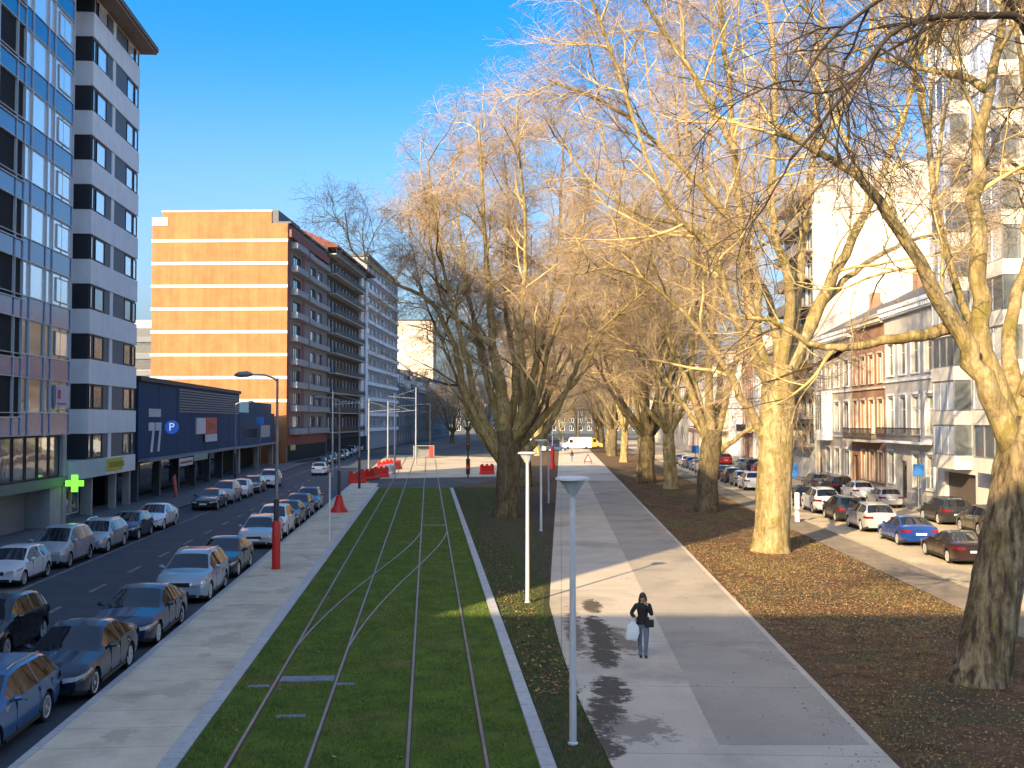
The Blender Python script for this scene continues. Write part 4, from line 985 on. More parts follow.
# ---- navy hall
r = broot('parking_hall', 'low navy clad hall with white number, louvres and dark canopy', 'hall', T.d, T(-22, 79.05, 0), False)
WN = 42.4; HN = 9.3
part(r, 'wall', NAVY, (0, WN, .0, 26, 3.3, HN)); part(r, 'wall', DARKIN, (0, WN, 2.4, 26, 0, 3.3))
part(r, 'roof', M('black_roof_edge', (.02,.02,.025), .6, 0), (-.15, WN+.15, -.2, 26.2, HN+.002, HN+.35))
mb = MB()
for i in range(9): mb.box(12.6, WN-.6, -.09, .002, 7.0+i*.24, 7.12+i*.24)
mb.build('louvre', M('steel_louvre', (.13,.17,.22), .5, .1, 2), r)
mb = MB()
for i in range(1,7): mb.box(i*6-.02, i*6+.02, -.012, .0, 3.35, HN-.05)
mb.build('panel_joint', DARKIN, r)
part(r, 'canopy', M('canopy_edge', (.16,.19,.22), .6, .1, 1), (0, WN, -.9, -.002, 3.1, 3.3))
parts(r, 'column', M('dark_column', (.05,.07,.09), .6, .1, 1), *[(1+i*6.6, 1.5+i*6.6, .3, .8, 0, 3.098) for i in range(7)])
parts(r, 'shop_glazing', GL_DARK, *[(2.2+i*6.6, 6.9+i*6.6, 2.3, 2.395, .15, 2.6) for i in range(6)])
WL = M('white_lettering', (.62,.62,.64), .6, .05, 3)
mb = MB()
for k in range(2):
    x0 = 2.9+k*2.1
    mb.extrude([(x0,6.1),(x0+1.7,6.1),(x0+1.7,5.5),(x0+1.15,3.75),(x0+.6,3.75),(x0+1.12,5.45),(x0,5.45)], 1, -.05, -.004) 
mb.build('number', WL, r)
mb = MB()
for k in range(6): mb.box(2.95+k*.62, 3.40+k*.62, -.04, -.004, 6.55, 7.2)
mb.build('lettering', WL, r)
mb = MB()
mb.box(19.5,23.4,-.16,-.01,4.95,6.5,0); mb.box(23.5,28.6,-.2,-.01,4.9,6.55,1); mb.box(23.0,28.5,-.25,-.16,4.15,4.88,0); mb.box(24.4,25.2,-.22,-.2,5.3,6.1,2); mb.box(25.6,27.7,-.22,-.2,5.5,5.9,2)
mb.build('shop_sign', [M('sign_white', (.6,.6,.62), .6, .04, 1), M('sign_red', (.5,.015,.02), .5, .05, 1), M('sign_dark_red', (.25,.01,.012), .5, 0)], r)
parts(r, 'canopy_sign', M('sign_white', (.6,.6,.62)), (9.2, 14.2, -.98, -.91, 2.35, 3.0)); parts(r, 'canopy_sign', M('green_white_sign', (.20,.34,.28), .6, .3, 6), (14.6, 20.4, -.98, -.91, 2.6, 3.2))
mb = MB(); mb.box(9.4,14.0,-.985,-.981,2.55,2.75); mb.build('sign_lettering', M('sign_dark_red', (.25,.01,.012)), r)
def parking_sign(loc, rz, label, R_=.95, post=None):
    s = empty('parking_sign', loc, rz, label, 'sign')
    mb = MB(); mb.tube([(0,-.02,0),(0,.1,0)], R_, 28); mb.build('disc' if not post else 'panel', M('sign_blue', (.02,.09,.40), .4, .03, 2, emit=(.02,.10,.5), es=.25), s)
    letter('P', R_*1.65, .012, M('letter_white', (.75,.75,.76), .5, 0, emit=(.8,.85,1), es=.25), s, (0,-.035,0))
    return s
p = T(-22,79.05+11.5,5.9)
sp_ = parking_sign(T(-21.3, 86.5, 5.7), ang(T.r), 'round blue parking sign projecting from the navy hall', .56)
part(sp_, 'bracket', IRON, (-.9,-.5,.02,.08,-.05,.05))
# annexe
r = broot('annexe', 'low dark annexe between the navy hall and the orange brick wall', 'building', T.d, T(-22, 121.55, 0), False)
part(r, 'wall', M('dark_slate_cladding', (.018,.055,.12), .7, .1, .6, spec=.2), (0, 27.5, 0, 8, 3.2, 7.2), (8.5, 27.3, .4, 9, 7.2, 8.6)); part(r, 'wall', DARKIN, (0,27.5,3,8,0,3.2))
part(r, 'canopy', M('canopy_edge', (.16,.19,.22)), (0,27.5,-.6,-.002,3.0,3.2))
parts(r, 'column', CONC, (.2,1.2,.1,.8,0,2.99), (14,14.5,.1,.6,0,2.99), (26.6,27.4,.1,.6,0,2.99))
part(r, 'sign_panel', M('grey_sign', (.3,.31,.33), .6, .1, 1), (15.5,23,-.08,-.004,4.0,5.6))
window(r, 3, 4.0, 9, 1.3, -.05, DKFR, GL_DARK, 6, 1)
# pink slanted board on the pavement in front of the hall
o = MB(); o.box(-.35,.35,-.06,.06,0,1.9); o = o.build('leaning_board', M('salmon_board', (.50,.10,.09), .6, .1, 2), loc=T(-20.6,85.5,.02)); o.rotation_euler = (0,math.radians(-28),ang(T.d)); tag(o,'salmon red board leaning on the pavement before the navy hall','board')
# ---- orange brick apartment block
dO = LF.d; corner = Vector((-32.9, 152, 0))
r = broot('apartment_block', 'apartment block with sunlit orange brick end wall striped by white bands', 'apartment block', dO, corner, False)
HO = 35.2; WO = 27.5
GST = M('grey_facade', (.17,.175,.19), .8, .1, 1, grime=.3); 
rects = []; fp = 3.45
for f in range(9):
    z = 4.3+f*fp
    rects += [(3.2,8.2,z+.9,z+2.6), (15.0,18.6,z+.9,z+2.6), (20.2,23.6,z+.9,z+2.6)]
body = wall(r, WO, HO, 20, rects, GST, .4, 0, revmat=GST)
# orange end wall: a thin brick skin standing proud, with bands
part(r, 'end_wall', ORBRICK, (-.25, -.003, 0, 20.1, 0, HO), (-.25, -.003, 2.4, 18.6, HO, HO+1.7), (-.003, .3, 2.4, 18.6, HO, HO+1.7))
WBAND = M('white_band', (.56,.54,.49), .8, .12, 1, grime=.35)
mb = MB()
for f in range(8):
    z = HO-2.55-f*3.36; mb.box(-.33, -.252, -.05, 20.2, z-.22, z+.22)
mb.box(-.36,-.252,17.8,20.1,HO-.3,HO+.9); mb.box(-.34,-.0,2.3,18.7,HO+1.7,HO+1.95)
mb.build('band', WBAND, r)
REDP = M('red_brown_panel', (.20,.06,.05), .8, .15, 2)
part(r, 'panel', REDP, (0.05,1.4,-.06,-.003,2.6,HO), (9.0,10.6,-.06,-.003,4.0,HO-1), (0.05,WO,-.08,-.062,2.6,4.0), (0.05,WO,-.5,-.003,HO-2.0,HO-.9))
part(r, 'roof', SLATE, (0.0,WO,-.4,20,HO+.01,HO+.3), (6,20,3,10,HO+.3,HO+3.2)); part(r, 'penthouse', ORBRICK, (20.5,25.5,4,12,HO+.31,HO+3.4))
for k, (a, b_, c, d) in enumerate(rects):
    gl = random.choice([GL_MID, GL_MID, GL_CURT, GL_SKY])
    window(r, a, c, b_-a, d-c, .25, DKFR, gl, 4 if b_-a > 4 else 3, 1, .08)
mb = MB()
for f in range(9):
    z = 4.3+f*fp; mb.box(1.5,8.9,-1.1,-.003,z-.15,z+.75); mb.box(10.7,13.6,-.9,-.003,z-.15,z+.75); mb.box(14.2,WO-.3,-.7,-.003,z-.12,z+.7)
mb.build('balcony', M('grey_parapet', (.25,.27,.30), .8, .08, 1, grime=.3), r)
part(r, 'shopfront', DARKIN, (.5,WO-.5,-.02,-.004,.2,2.55)); part(r, 'shop_sign', M('yellow_white_sign', (.6,.5,.2), .6, .3, 3), (2,4.2,-.3,-.03,1.8,2.6))
# balcony block
p2 = corner+dO*27.6
r = broot('balcony_block', 'dark apartment block with long rows of balconies and a red roof edge', 'apartment block', dO, p2, False)
WB2, HB2 = 40, 36.5; rects = []; fp = 3.45
for f in range(9):
    z = 4.2+f*fp
    rects += [(1.2+i*3.2, 3.2+i*3.2, z+.3, z+2.5) for i in range(9)]
wall(r, WB2, HB2, 16, rects, M('dark_facade', (.06,.065,.075), .85, .1, 1), .3)
for a, b_, c, d in rects: window(r, a, c, 2.0, d-c, .2, WFR, random.choice([GL_SKY, GL_SKY, GL_MID, GL_CURT]), 2, 1, .12)
for f in range(10):
    z = 4.2+f*fp
    part(r, 'balcony_slab', CONC, (.2,WB2-9.5,-1.5,-.003,z-.2,z))
    mb = MB(); mb.box(.2,WB2-9.5,-1.5,-1.46,z+.95,z+1.02)
    for i in range(60): mb.box(.3+i*.5,.34+i*.5,-1.49,-1.47,z,z+.95)
    mb.box(.25,WB2-9.6,-1.455,-1.44,z+.1,z+.8); mb.build('railing', IRON, r)
parts(r, 'wall_panel', WHITE_R, (WB2-9.4,WB2-6,-.5,-.003,3,HB2-1), (WB2-2.5,WB2,-.3,-.003,3,HB2-1))
mb = MB(); mb.extrude([(-1.8,HB2-.2),(16,HB2-.2),(16,HB2+.2),(6,HB2+3.6),(-1.8,HB2+.2)], 0, 0, WB2); mb.build('roof', M('red_tile_roof', (.14,.040,.034), .8, .2, 3), r)
part(r, 'shopfront', DARKIN, (.5,WB2-.5,-.02,-.004,.2,3.0))
# pale block
p3 = corner+dO*67.8
r = broot('pale_block', 'pale tall apartment block at the far end of the balcony row', 'apartment block', dO, p3, False)
WB3, HB3 = 46, 41.0; rects = []
for f in range(11):
    z = 4+f*3.3; rects += [(1.5+i*5.4, 5.4+i*5.4, z+.9, z+2.4) for i in range(8)]
wall(r, WB3, HB3, 16, rects, M('pale_facade', (.30,.32,.35), .85, .08, 1), .3)
for a, b_, c, d in rects: window(r, a, c, b_-a, d-c, .2, WFR, random.choice([GL_SKY, GL_MID, GL_CURT]), 3, 1, .12)
mb = MB()
for f in range(11): mb.box(0,WB3,-.35,-.003,4+f*3.3-.15,4+f*3.3+.6)
mb.build('balcony', WHITE_R, r); part(r, 'roof', SLATE, (-.2,WB3+.2,-.5,16,HB3+.01,HB3+.5))
# ---- old mansard houses further along
MANS = M('mansard_slate', (.022,.03,.045), .6, .2, 2)
hl = ['dark mansard house first beyond the pale block, far down the road', 'second mansard house far down the road behind the white pole', 'third mansard house with tall dormers far down the road', 'fourth mansard house near the road end', 'fifth mansard house near the road end', 'sixth mansard house by the end of the road', 'last mansard house of the far left row']
d0 = 116
for i in range(7):
    w_ = [13,15,13,16,22,30,34][i]; h_ = [15.5,14.5,16,15,15,16,15][i]
    r = broot('mansard_house', hl[i], 'house', dO, corner+dO*d0, False, 'mansard houses far down the road')
    nx = max(3, int(w_/3.3)); st_ = w_/nx; rects = [(st_*(k+.28), st_*(k+.72), z, z+2.2) for k in range(nx) for z in (1.0,4.9,8.5,11.6)]
    rects = [q for q in rects if q[3] < h_-.4]
    wall(r, w_-.15, h_, 12, rects, M('blue_grey_stone', (.10,.115,.14), .85, .15, 1) if i % 2 else M('dark_grey_stone', (.16,.165,.175), .85, .2, 1, grime=.4), .25)
    for a, b_, c, d in rects: window(r, a, c, b_-a, d-c, .15, WFR, GL_DARK if i % 2 else GL_MID, 2, 2, .09)
    mb = MB(); mb.extrude([(.2,h_),(1.6,h_+4.6),(10.5,h_+4.6),(12,h_)], 0, .1, w_-.25); mb.build('roof', MANS, r)
    part(r, 'cornice', GREY_ST, (0,w_-.15,-.4,-.003,h_-.5,h_))
    for k in range(nx): part(r, 'dormer', WFR, (st_*(k+.25), st_*(k+.75), .35, 2, h_+.5, h_+2.8))
    part(r, 'chimney', REDBRICK, (.3,1.5,5,6,h_+4.6,h_+6.6))
    d0 += w_
r = broot('sunlit_tower_block', 'blank sunlit tower block rising above the far mansard houses', 'apartment block', Vector((0,1,0)), Vector((-30,395,0)), False)
part(r, 'wall', M('cream_render', (.62,.52,.42), .85, .08, .6), (0,14,0,22,0,44)); part(r, 'roof', SLATE, (-.2,14.2,-.2,22.2,44.01,44.6))
for f in range(11):
    for k in range(4): window(r, 1.2+k*3.2, 6+f*3.3, 2.2, 1.6, -.055, WFR, GL_MID, 2, 1, .1)
# grey block visible between white tower and orange brick
r = broot('grey_block', 'distant grey block with floor bands seen between white tower and orange brick', 'apartment block', Vector((1,0,0)), Vector((-88,205,0)), False)
part(r, 'wall', WHITE_R, (0,38,0,15,0,26)); 
mb = MB()
for f in range(7): mb.box(.5,37.5,-.03,-.003,3+f*3.3,4.7+f*3.3)
mb.build('window_band', GL_DARK, r); part(r, 'balcony', GREYP, *[(.3,37.7,-1.2,-.004,1.8+f*3.3,2.9+f*3.3) for f in range(7)])
r = broot('brick_house', 'low orange brick house roof peeking over the navy hall', 'house', Vector((1,0,0)), Vector((-62,140,0)), False)
part(r, 'wall', ORBRICK, (0,14,0,8,0,11)); window(r, 9, 8.2, 3.4, 1.7, -.05, WFR, GL_CURT, 4, 1, .1); part(r, 'roof', M('red_tile_roof', (.22,.055,.045)), (-.3,14.3,-.3,8.3,11.01,11.4))
# ---- right side: houses along B lateral 27
def R_root(name, label, z_near, z_far, group=None, lat=27.0, cat='house'):
    return broot(name, label, cat, B.d, B(lat, z_far, 0), True, group), z_far-z_near
def town_house(label, zn, zf, h, wallm, nx, floors, frame=WFR, glass=GL_DARK, roofm=SLATE, roof='slope', bay=None, balcony=None, trim=PALE_ST, door=True, arch=False, lat=27.0):
    r, w_ = R_root('town_house', label, zn, zf, 'old houses behind the trees', lat)
    st_ = w_/nx; rects = []; dx = random.randrange(nx)
    for fi, (z, hh, wf) in enumerate(floors):
        for k in range(nx):
            if fi == 0 and door and k == dx: continue
            rects.append((st_*(k+.5-wf/2), st_*(k+.5+wf/2), z, z+hh))
    dr = (st_*(dx+.5)-.7, st_*(dx+.5)+.7, .15, 3.1)
    wall(r, w_-.02, h, 12, rects+([dr] if door else []), wallm, .28)
    for a, b_, c, d in rects: window(r, a, c, b_-a, d-c, .18, frame, random.choice([glass, glass, GL_MID]), 2, 2, .08, sill=trim)
    if door:
        o = part(r, 'door', M('dark_door', (.05,.04,.035), .5, .2, 2), (dr[0],dr[1],.15,.22,.15,2.4)); part(o, 'transom', GL_DARK, (dr[0],dr[1],.16,.2,2.42,3.1))
    part(r, 'plinth', GREY_ST, (0,dr[0]-.1,-.06,-.003,0,.75),(dr[1]+.1,w_-.02,-.06,-.003,0,.75)) if door else part(r, 'plinth', GREY_ST, (0,w_-.02,-.06,-.003,0,.75))
    mb = MB(); mb.box(-.02,w_,-.55,-.003,h-.28,h+.05); mb.box(-.01,w_-.01,-.3,-.003,h-.75,h-.28)
    for k in range(int(w_/.5)): mb.box(.1+k*.5,.3+k*.5,-.48,-.302,h-.6,h-.282)
    mb.build('cornice', trim, r)
    mb = MB()
    for (z, hh, wf) in floors[1:]: mb.box(0,w_-.02,-.12,-.003,z-.55,z-.35)
    for a, b_, c, d in rects: mb.box(a-.16,a-.02,-.08,-.003,c,d+.15); mb.box(b_+.02,b_+.16,-.08,-.003,c,d+.15); mb.box(a-.16,b_+.16,-.11,-.081,d+.16,d+.36)
    mb.build('trim', trim, r)
    if roof == 'slope':
        mb = MB(); mb.extrude([(-.4,h+.052),(12,h+.052),(12,h+1.0),(6.5,h+3.6)], 0, 0, w_-.03); mb.build('roof', roofm, r)
    for q in (.6,): part(r, 'chimney', REDBRICK, (q,q+1.4,5.5,6.3,h+1.8,h+4.8))
    if bay:
        k, z0, z1, m_ = bay; x0, x1 = st_*(k+.04), st_*(k+.96)
        o = part(r, 'bay_window', m_, (x0,x1,-1.1,-.004,z0-.9,z0), (x0,x1,-1.1,-.004,z1,z1+.4), (x0,x0+.22,-1.1,-.004,z0,z1), (x1-.22,x1,-1.1,-.004,z0,z1), (x0+.22,x1-.22,-.5,-.004,z0,z1))
        window(o, x0+.24, z0, x1-x0-.48, z1-z0, -1.05, frame, GL_DARK, 3, 2, .1)
    if balcony:
        z, x0, x1 = balcony
        part(r, 'balcony_slab', trim, (x0,x1,-1.0,-.13,z-.2,z))
        mb = MB(); mb.box(x0,x1,-.98,-.94,z+.92,z+1.0)
        for i in range(int((x1-x0)/.16)): mb.box(x0+.02+i*.16,x0+.045+i*.16,-.975,-.945,z,z+.92)
        mb.build('railing', IRON, r)
    return r
fl3 = [(1.1,2.3,.5),(5.2,2.7,.5),(9.5,2.3,.5),(12.6,1.6,.45)]
town_house('grey and white stuccoed house with arched shadows, beside the modern block', 74.6, 86.6, 15.4, STUCCO, 4, [(1.2,2.4,.5),(5.2,2.9,.52),(9.9,2.6,.56)], trim=WHITE_R, balcony=(4.7,.6,11.2))
town_house('orange red brick house with pale window surrounds', 86.6, 96.6, 15.2, REDBRICK, 4, fl3[:3], balcony=(4.6,.5,9.3), trim=PALE_ST)
town_house('narrow pale house with a white projecting bay window', 96.6, 110.2, 14.8, PALE_ST, 4, fl3[:3], bay=(1,5.2,8.8,WHITE_R), trim=WHITE_R)
# tall block with blank white end wall
r, w_ = R_root('tall_white_block', 'tall block whose blank white sunlit end wall rises above the old houses', 110.6, 125, None, 27.0, 'apartment block')
HB = 31.5
rects = [(.6+i*3.5, 3.4+i*3.5, 3.6+f*3.0+.2, 3.6+f*3.0+2.3) for f in range(10) for i in range(4)]
wall(r, w_, HB, 24, rects, M('light_concrete_wall', (.5,.5,.48), .85, .06, .5), .3)
for a, b_, c, d in rects: window(r, a, c, b_-a, d-c, .2, DKFR, random.choice([GL_DARK, GL_MID]), 2, 1, .08)
for f in range(10): part(r, 'balcony', M('brown_balcony', (.16,.15,.14), .8, .1, 1), (.3,w_-.3,-1.3,-.003,3.6+f*3.0-.2,3.6+f*3.0), (.3,w_-.3,-1.3,-1.22,3.6+f*3.0,3.6+f*3.0+.95))
part(r, 'end_wall', M('bright_white_render', (.60,.58,.54), .85, .10, .25, grime=.3), (w_+.003,w_+.12,0,24,0,HB+.6)); part(r, 'roof', SLATE, (-.2,w_,-.3,24,HB+.01,HB+.4))
part(r, 'lift_house', M('bright_white_render', (.6,.58,.54)), (4,10,8,14,HB+.41,HB+3.6))
zz = 125.2
for i, (w_, wm, nx, lb) in enumerate([(11,PALE_ST,4,'pale stone house directly left of the sunlit trunk'), (10,STUCCO,4,'cream stuccoed house behind the dark forked tree'), (9,REDBRICK,3,'far red brick house seen between the slim trunks'), (12,WHITE_R,4,'white rendered house far along the right row'), (11,PALE_ST,4,'far pale house with mansard behind the slim trunk'), (13,GREY_ST,4,'grey stone house far along the right row'), (13,STUCCO,4,'far cream house near the end of the right row'), (16,REDBRICK,5,'last red brick house of the right row')]):
    town_house(lb, zz, zz+w_, random.uniform(14,17.5), wm, nx, fl3[:3], trim=[PALE_ST,WHITE_R][i % 2], balcony=(4.7,.5,w_-.5) if i % 2 == 0 else None); zz += w_+.02
for i, lb in enumerate(['plain grey terrace closing the right row far away', 'plain pale terrace closing the right row at the far crossing']):
    r, w_ = R_root('terrace', lb, zz, zz+70, None); rects = [(1+k*4, 3+k*4, z, z+2) for k in range(17) for z in (1.2,4.8,8.4,11.6)]
    wall(r, w_, 15.5, 12, rects, [GREY_ST,PALE_ST][i], .2)
    mb = MB()
    for a, b_, c, d in rects: mb.quad((a,.15,c),(b_,.15,c),(b_,.15,d),(a,.15,d))
    o = mb.build('window_glazing', GL_DARK, r); mb = MB(); mb.extrude([(-.3,15.5),(12,15.5),(6,19)], 0, 0, w_); mb.build('roof', SLATE, r); zz += 70.2
# modern white block with bays (right edge)
r, w_ = R_root('modern_block', 'modern white apartment block with glazed bays behind the leaning tree', 49, 74.4, None, 27.0, 'apartment block')
HM = 33; fp = 2.95; rects = []
for f in range(10):
    z = 3.4+f*fp; rects += [(.3,1.6,z+.8,z+2.35), (6.4,8.6,z+.7,z+2.4), (14.2,16.4,z+.7,z+2.4), (21.6,24.6,z+.7,z+2.4)]
rects += [(1.0,6.5,.0,2.7), (9,15,.0,2.7)]
wall(r, w_, HM, 16, rects, M('modern_white', (.62,.60,.56), .8, .06, .8, grime=.2), .35)
for a, b_, c, d in rects:
    if c > 1: window(r, a, c, b_-a, d-c, .2, WFR if b_-a < 2 else DKFR, random.choice([GL_MID, GL_DARK, GL_CURT]), 1 if b_-a < 2 else 2, 1, .09)
    else: part(r, 'garage_door', M('brown_garage', (.09,.07,.06), .7, .1, 1), (a,b_,.3,.34,c,d))
for f in range(10):
    z = 3.4+f*fp
    for x0, x1 in ((1.9,6.0),(9.0,13.8),(16.8,21.2)):
        o = part(r, 'bay', M('modern_white', (.62,.60,.56)), (x0,x1,-1.15,-.004,z-.35,z+.55))
        g = window(o, x0+.06, z+.56, x1-x0-.12, fp-.92, -1.1, ALU, GL_SKY if (f+int(x0)) % 3 else GL_MID, 3, 1, .07)
        parts(o, 'side_pane', GL_MID, (x0+.07,x0+.1,-1.02,-.01,z+.56,z+fp-.36), (x1-.1,x1-.07,-1.02,-.01,z+.56,z+fp-.36))
part(r, 'roof', SLATE, (-.3,w_+.3,-1.4,16,HM+.01,HM+.4)); part(r, 'end_wall', M('modern_white', (.62,.60,.56)), (-.06,-.003,0,16,0,HM))
# ---- far end of the boulevard
FAR_WALL = M('far_grey_wall', (.055,.07,.095), .9, .15, .2);  # dark blue-grey; shade on the far fronts is put into the colour
for i, (x0, w_, h_, lb) in enumerate([(-26,22,16,'far end building left of the vista'), (-3.5,20,19,'far end building with tall roof in the middle of the vista'), (17,20,15,'low far end building right of the middle of the vista'), (37.5,26,21,'far end block at the right end of the vista')]):
    r = broot('far_building', lb, 'building', Vector((1,0,0)), Vector((x0,470,0)), False, 'buildings closing the street')
    nx = int(w_/4); rects = [(1+k*4,2.8+k*4,z,z+2.2) for k in range(nx) for z in (1.5,5,8.5,11.5) if z+2.4 < h_]
    wall(r, w_, h_, 12, rects, FAR_WALL, .2)
    for a, b_, c, d in rects: window(r, a, c, b_-a, d-c, .1, WFR, GL_DARK, 2, 1, .14)
    mb = MB(); mb.extrude([(-.3,h_),(12,h_),(6,h_+4)], 0, 0, w_); mb.build('roof', MANS, r)
# ---- unseen building behind the viewpoint, inferred and placed to throw the foreground shade
r = broot('unseen_shade_block', 'unseen grey corner block behind the viewpoint that shades the foreground', 'apartment block', Vector((-1,0,0)), Vector((16,-19.5,0)), False)
rects = [(2+k*5, 5+k*5, 3.5+f*3.2, 5.3+f*3.2) for k in range(12) for f in range(7)]
wall(r, 64, 28, 14, rects, GREY_ST, .2)
mb = MB()
for a, b_, c, d in rects: mb.quad((a,.15,c),(b_,.15,c),(b_,.15,d),(a,.15,d))
mb.build('window_glazing', GL_MID, r)
# ------------------------------------------------------------------ street furniture
LAMPW = M('white_lamp_steel', (.58,.62,.66), .4, .06, 3, metal=.2); LAMPTOP = M('lamp_diffuser', (.60,.64,.66), .3, .04, 4)
STEEL = M('galvanised_steel', (.24,.26,.28), .5, .12, 4, metal=.5); REDPL = M('red_plastic', (.55,.02,.015), .45, .1, 4); WPL = M('white_plastic', (.68,.68,.67), .5, .05, 4)
def park_lamp(p, label, h=5.2):
    r = empty('park_lamp', p, 0, label, 'lamp post', 'white lamps along the path')
    mb = MB(); mb.lathe([(.10,0),(.10,.03),(.072,.05),(.062,h*.5),(.055,h-.42)], 14); mb.build('pole', LAMPW, r, smooth=True)
    mb = MB(); mb.lathe([(.055,h-.44),(.065,h-.40),(.09,h-.36)], 14)
    for k in range(4):
        a = math.pi/2*k+.4; mb.tube([(.07*math.cos(a),.07*math.sin(a),h-.38),(.27*math.cos(a),.27*math.sin(a),h-.08)], .012, 5)
    mb.build('bracket', LAMPW, r)
    mb = MB(); mb.lathe([(.06,h-.36),(.13,h-.26),(.25,h-.10),(.26,h-.085)], 24); mb.build('lamp_glass', M('frosted_glass', (.50,.56,.60), .25, 0, spec=.7), r, smooth=True)
    mb = MB(); mb.lathe([(.30,h-.084),(.335,h-.07),(.335,h-.03),(.26,h-.005),(.02,h)], 28); mb.build('lamp_cap', LAMPTOP, r, smooth=True)
    return r
l0 = park_lamp(G(573,744), 'white park lamp nearest the camera, tallest in view')
for p, lb in ((G(527.5,602.5),'white park lamp with pinkish sheen standing before the many-stemmed tree'), (G(541,531),'third park lamp, slim, at the left edge of the path'), (G(548.5,503),'fourth park lamp, far and thin by the red post')):
    c = copy_tree(l0); c.location = p; c['label'] = lb
def street_lamp(p, label, h, side, sleeve):
    r = empty('street_lamp', p, ang(T.d), label, 'street lamp', 'grey street lamps along the tram pavement')
    mb = MB(); mb.lathe([(.10,0),(.10,h*.32),(.075,h*.36),(.05,h-.15),(.05,h-.02)], 12); mb.build('pole', STEEL, r, smooth=True)
    mb = MB(); mb.lathe([(.115,.02),(.115,h*.36),(.10,h*.365)], 14); mb.build('dark_base', M('dark_grey_paint', (.03,.035,.045), .5, .1, 3), r, smooth=True)
    mb = MB(); mb.tube([(0,0,h-.15),(0,side*.15,h-.02),(0,side*.55,h+.12),(0,side*1.15,h+.14)], [.05,.045,.04,.035], 8); mb.build('arm', STEEL, r, smooth=True)
    mb = MB(); mb.tube([(0,side*1.05,h+.14),(0,side*1.25,h+.15),(0,side*1.6,h+.13),(0,side*1.8,h+.10)], [.06,.13,.13,.05], 10); o = mb.build('lamp_head', M('lamp_head_grey', (.16,.18,.20), .5, 0), r, smooth=True); o.scale = (1,1,1)
    if sleeve == 'tall':
        mb = MB(); mb.lathe([(.20,0),(.20,.05),(.175,.06),(.17,2.0),(.15,2.03)], 18); mb.build('sleeve', REDPL, r, smooth=True)
    elif sleeve == 'cone':
        mb = MB(); mb.lathe([(.62,0),(.60,.12),(.40,.35),(.24,.9),(.20,1.15)], 18); mb.build('sleeve', REDPL, r, smooth=True)
    return r
street_lamp(G(276,569), 'grey street lamp with tall bright red protective sleeve', 8.1, 1, 'tall')
street_lamp(G(339,512), 'grey street lamp with flared red cone around its foot', 7.7, 1, 'cone')
street_lamp(T(-6.3, 96, 0), 'bare grey street lamp at the end of the tram pavement', 7.8, 1, None)
street_lamp(T(-19.4, 105, 0), 'grey street lamp on the far pavement by the annexe', 8.0, -1, None)
o = MB().lathe([(.05,0),(.05,3.55),(.02,3.57)], 10).build('white_post', WPL, loc=G(329.5,542), smooth=True); tag(o, 'thin white post standing on the tram pavement', 'post')
o = MB().lathe([(.16,0),(.16,1.75),(.14,1.8)], 14).build('white_post', WPL, loc=B(14.7,65,-.02), smooth=True); tag(o, 'stout white post by the cobbled strip right of the sunlit trunk', 'post')
o = MB().lathe([(.05,0),(.05,1.9)], 8).build('white_post', WPL, loc=G(468,479), smooth=True)
bpy.data.objects.remove(o)
# catenary poles and wires far off
def catenary(p, h, label, arm):
    r = empty('tram_pole', p, ang(T.d), label, 'tram pole', 'white tram poles past the lawn')
    mb = MB(); mb.lathe([(.12,0),(.10,h*.5),(.08,h)], 12); mb.build('pole', M('pale_pole', (.22,.24,.27), .5, .06, 2), r, smooth=True)
    mb = MB(); mb.tube([(0,0,h-1.6),(0,-arm,h-1.3)], .04, 6); mb.tube([(0,0,h-.3),(0,-arm*.8,h-1.32)], .02, 5); mb.build('arm', STEEL, r)
    return r
cps = []
for (x, y, Z, h, lb, arm) in [(395,0,122,9.5,'pale tram pole near the red barriers',4), (388,0,150,9,'pale tram pole behind the red barriers',4), (416,0,150,11,'tall pale tram pole before the mansard houses',-4), (430,0,200,9.5,'distant pale tram pole left of the many-stemmed tree',-4), (563,0,230,10,'far tram pole in the vista, left one',4), (578,0,260,9.5,'far tram pole in the vista, right one',4), (333,0,115,9.6,'pale tram pole on the pavement before the balcony block',4), (369,0,135,9,'pale tram pole in front of the pale block',4)]:
    X = (x-CX)*Z/F; cps.append(catenary(Vector((X,Z,0)), h, lb, arm))
def wire(p, q, label, sag=.3, r_=.022):
    n = 12; pts = [p.lerp(q, i/n)-Vector((0,0,sag*4*(i/n)*(1-i/n)))-p for i in range(n+1)]
    o = MB().tube(pts, r_, 4).build('overhead_wire', IRON, loc=p); tag(o, label, 'wire', 'tram wires past the lawn')
wire(Vector((-13.7,122,8)), Vector((40,170,8)), 'overhead tram wire crossing behind the many-stemmed tree')
wire(Vector((-17.9,150,7.4)), Vector((30,190,7.6)), 'lower overhead tram wire crossing the plaza')
wire(Vector((-13.8,150,9.8)), Vector((-4,260,8)), 'overhead tram wire running along the tracks')
wire(Vector((-13.7,122,7)), Vector((-15.8,200,8)), 'overhead tram wire between the left tram poles')
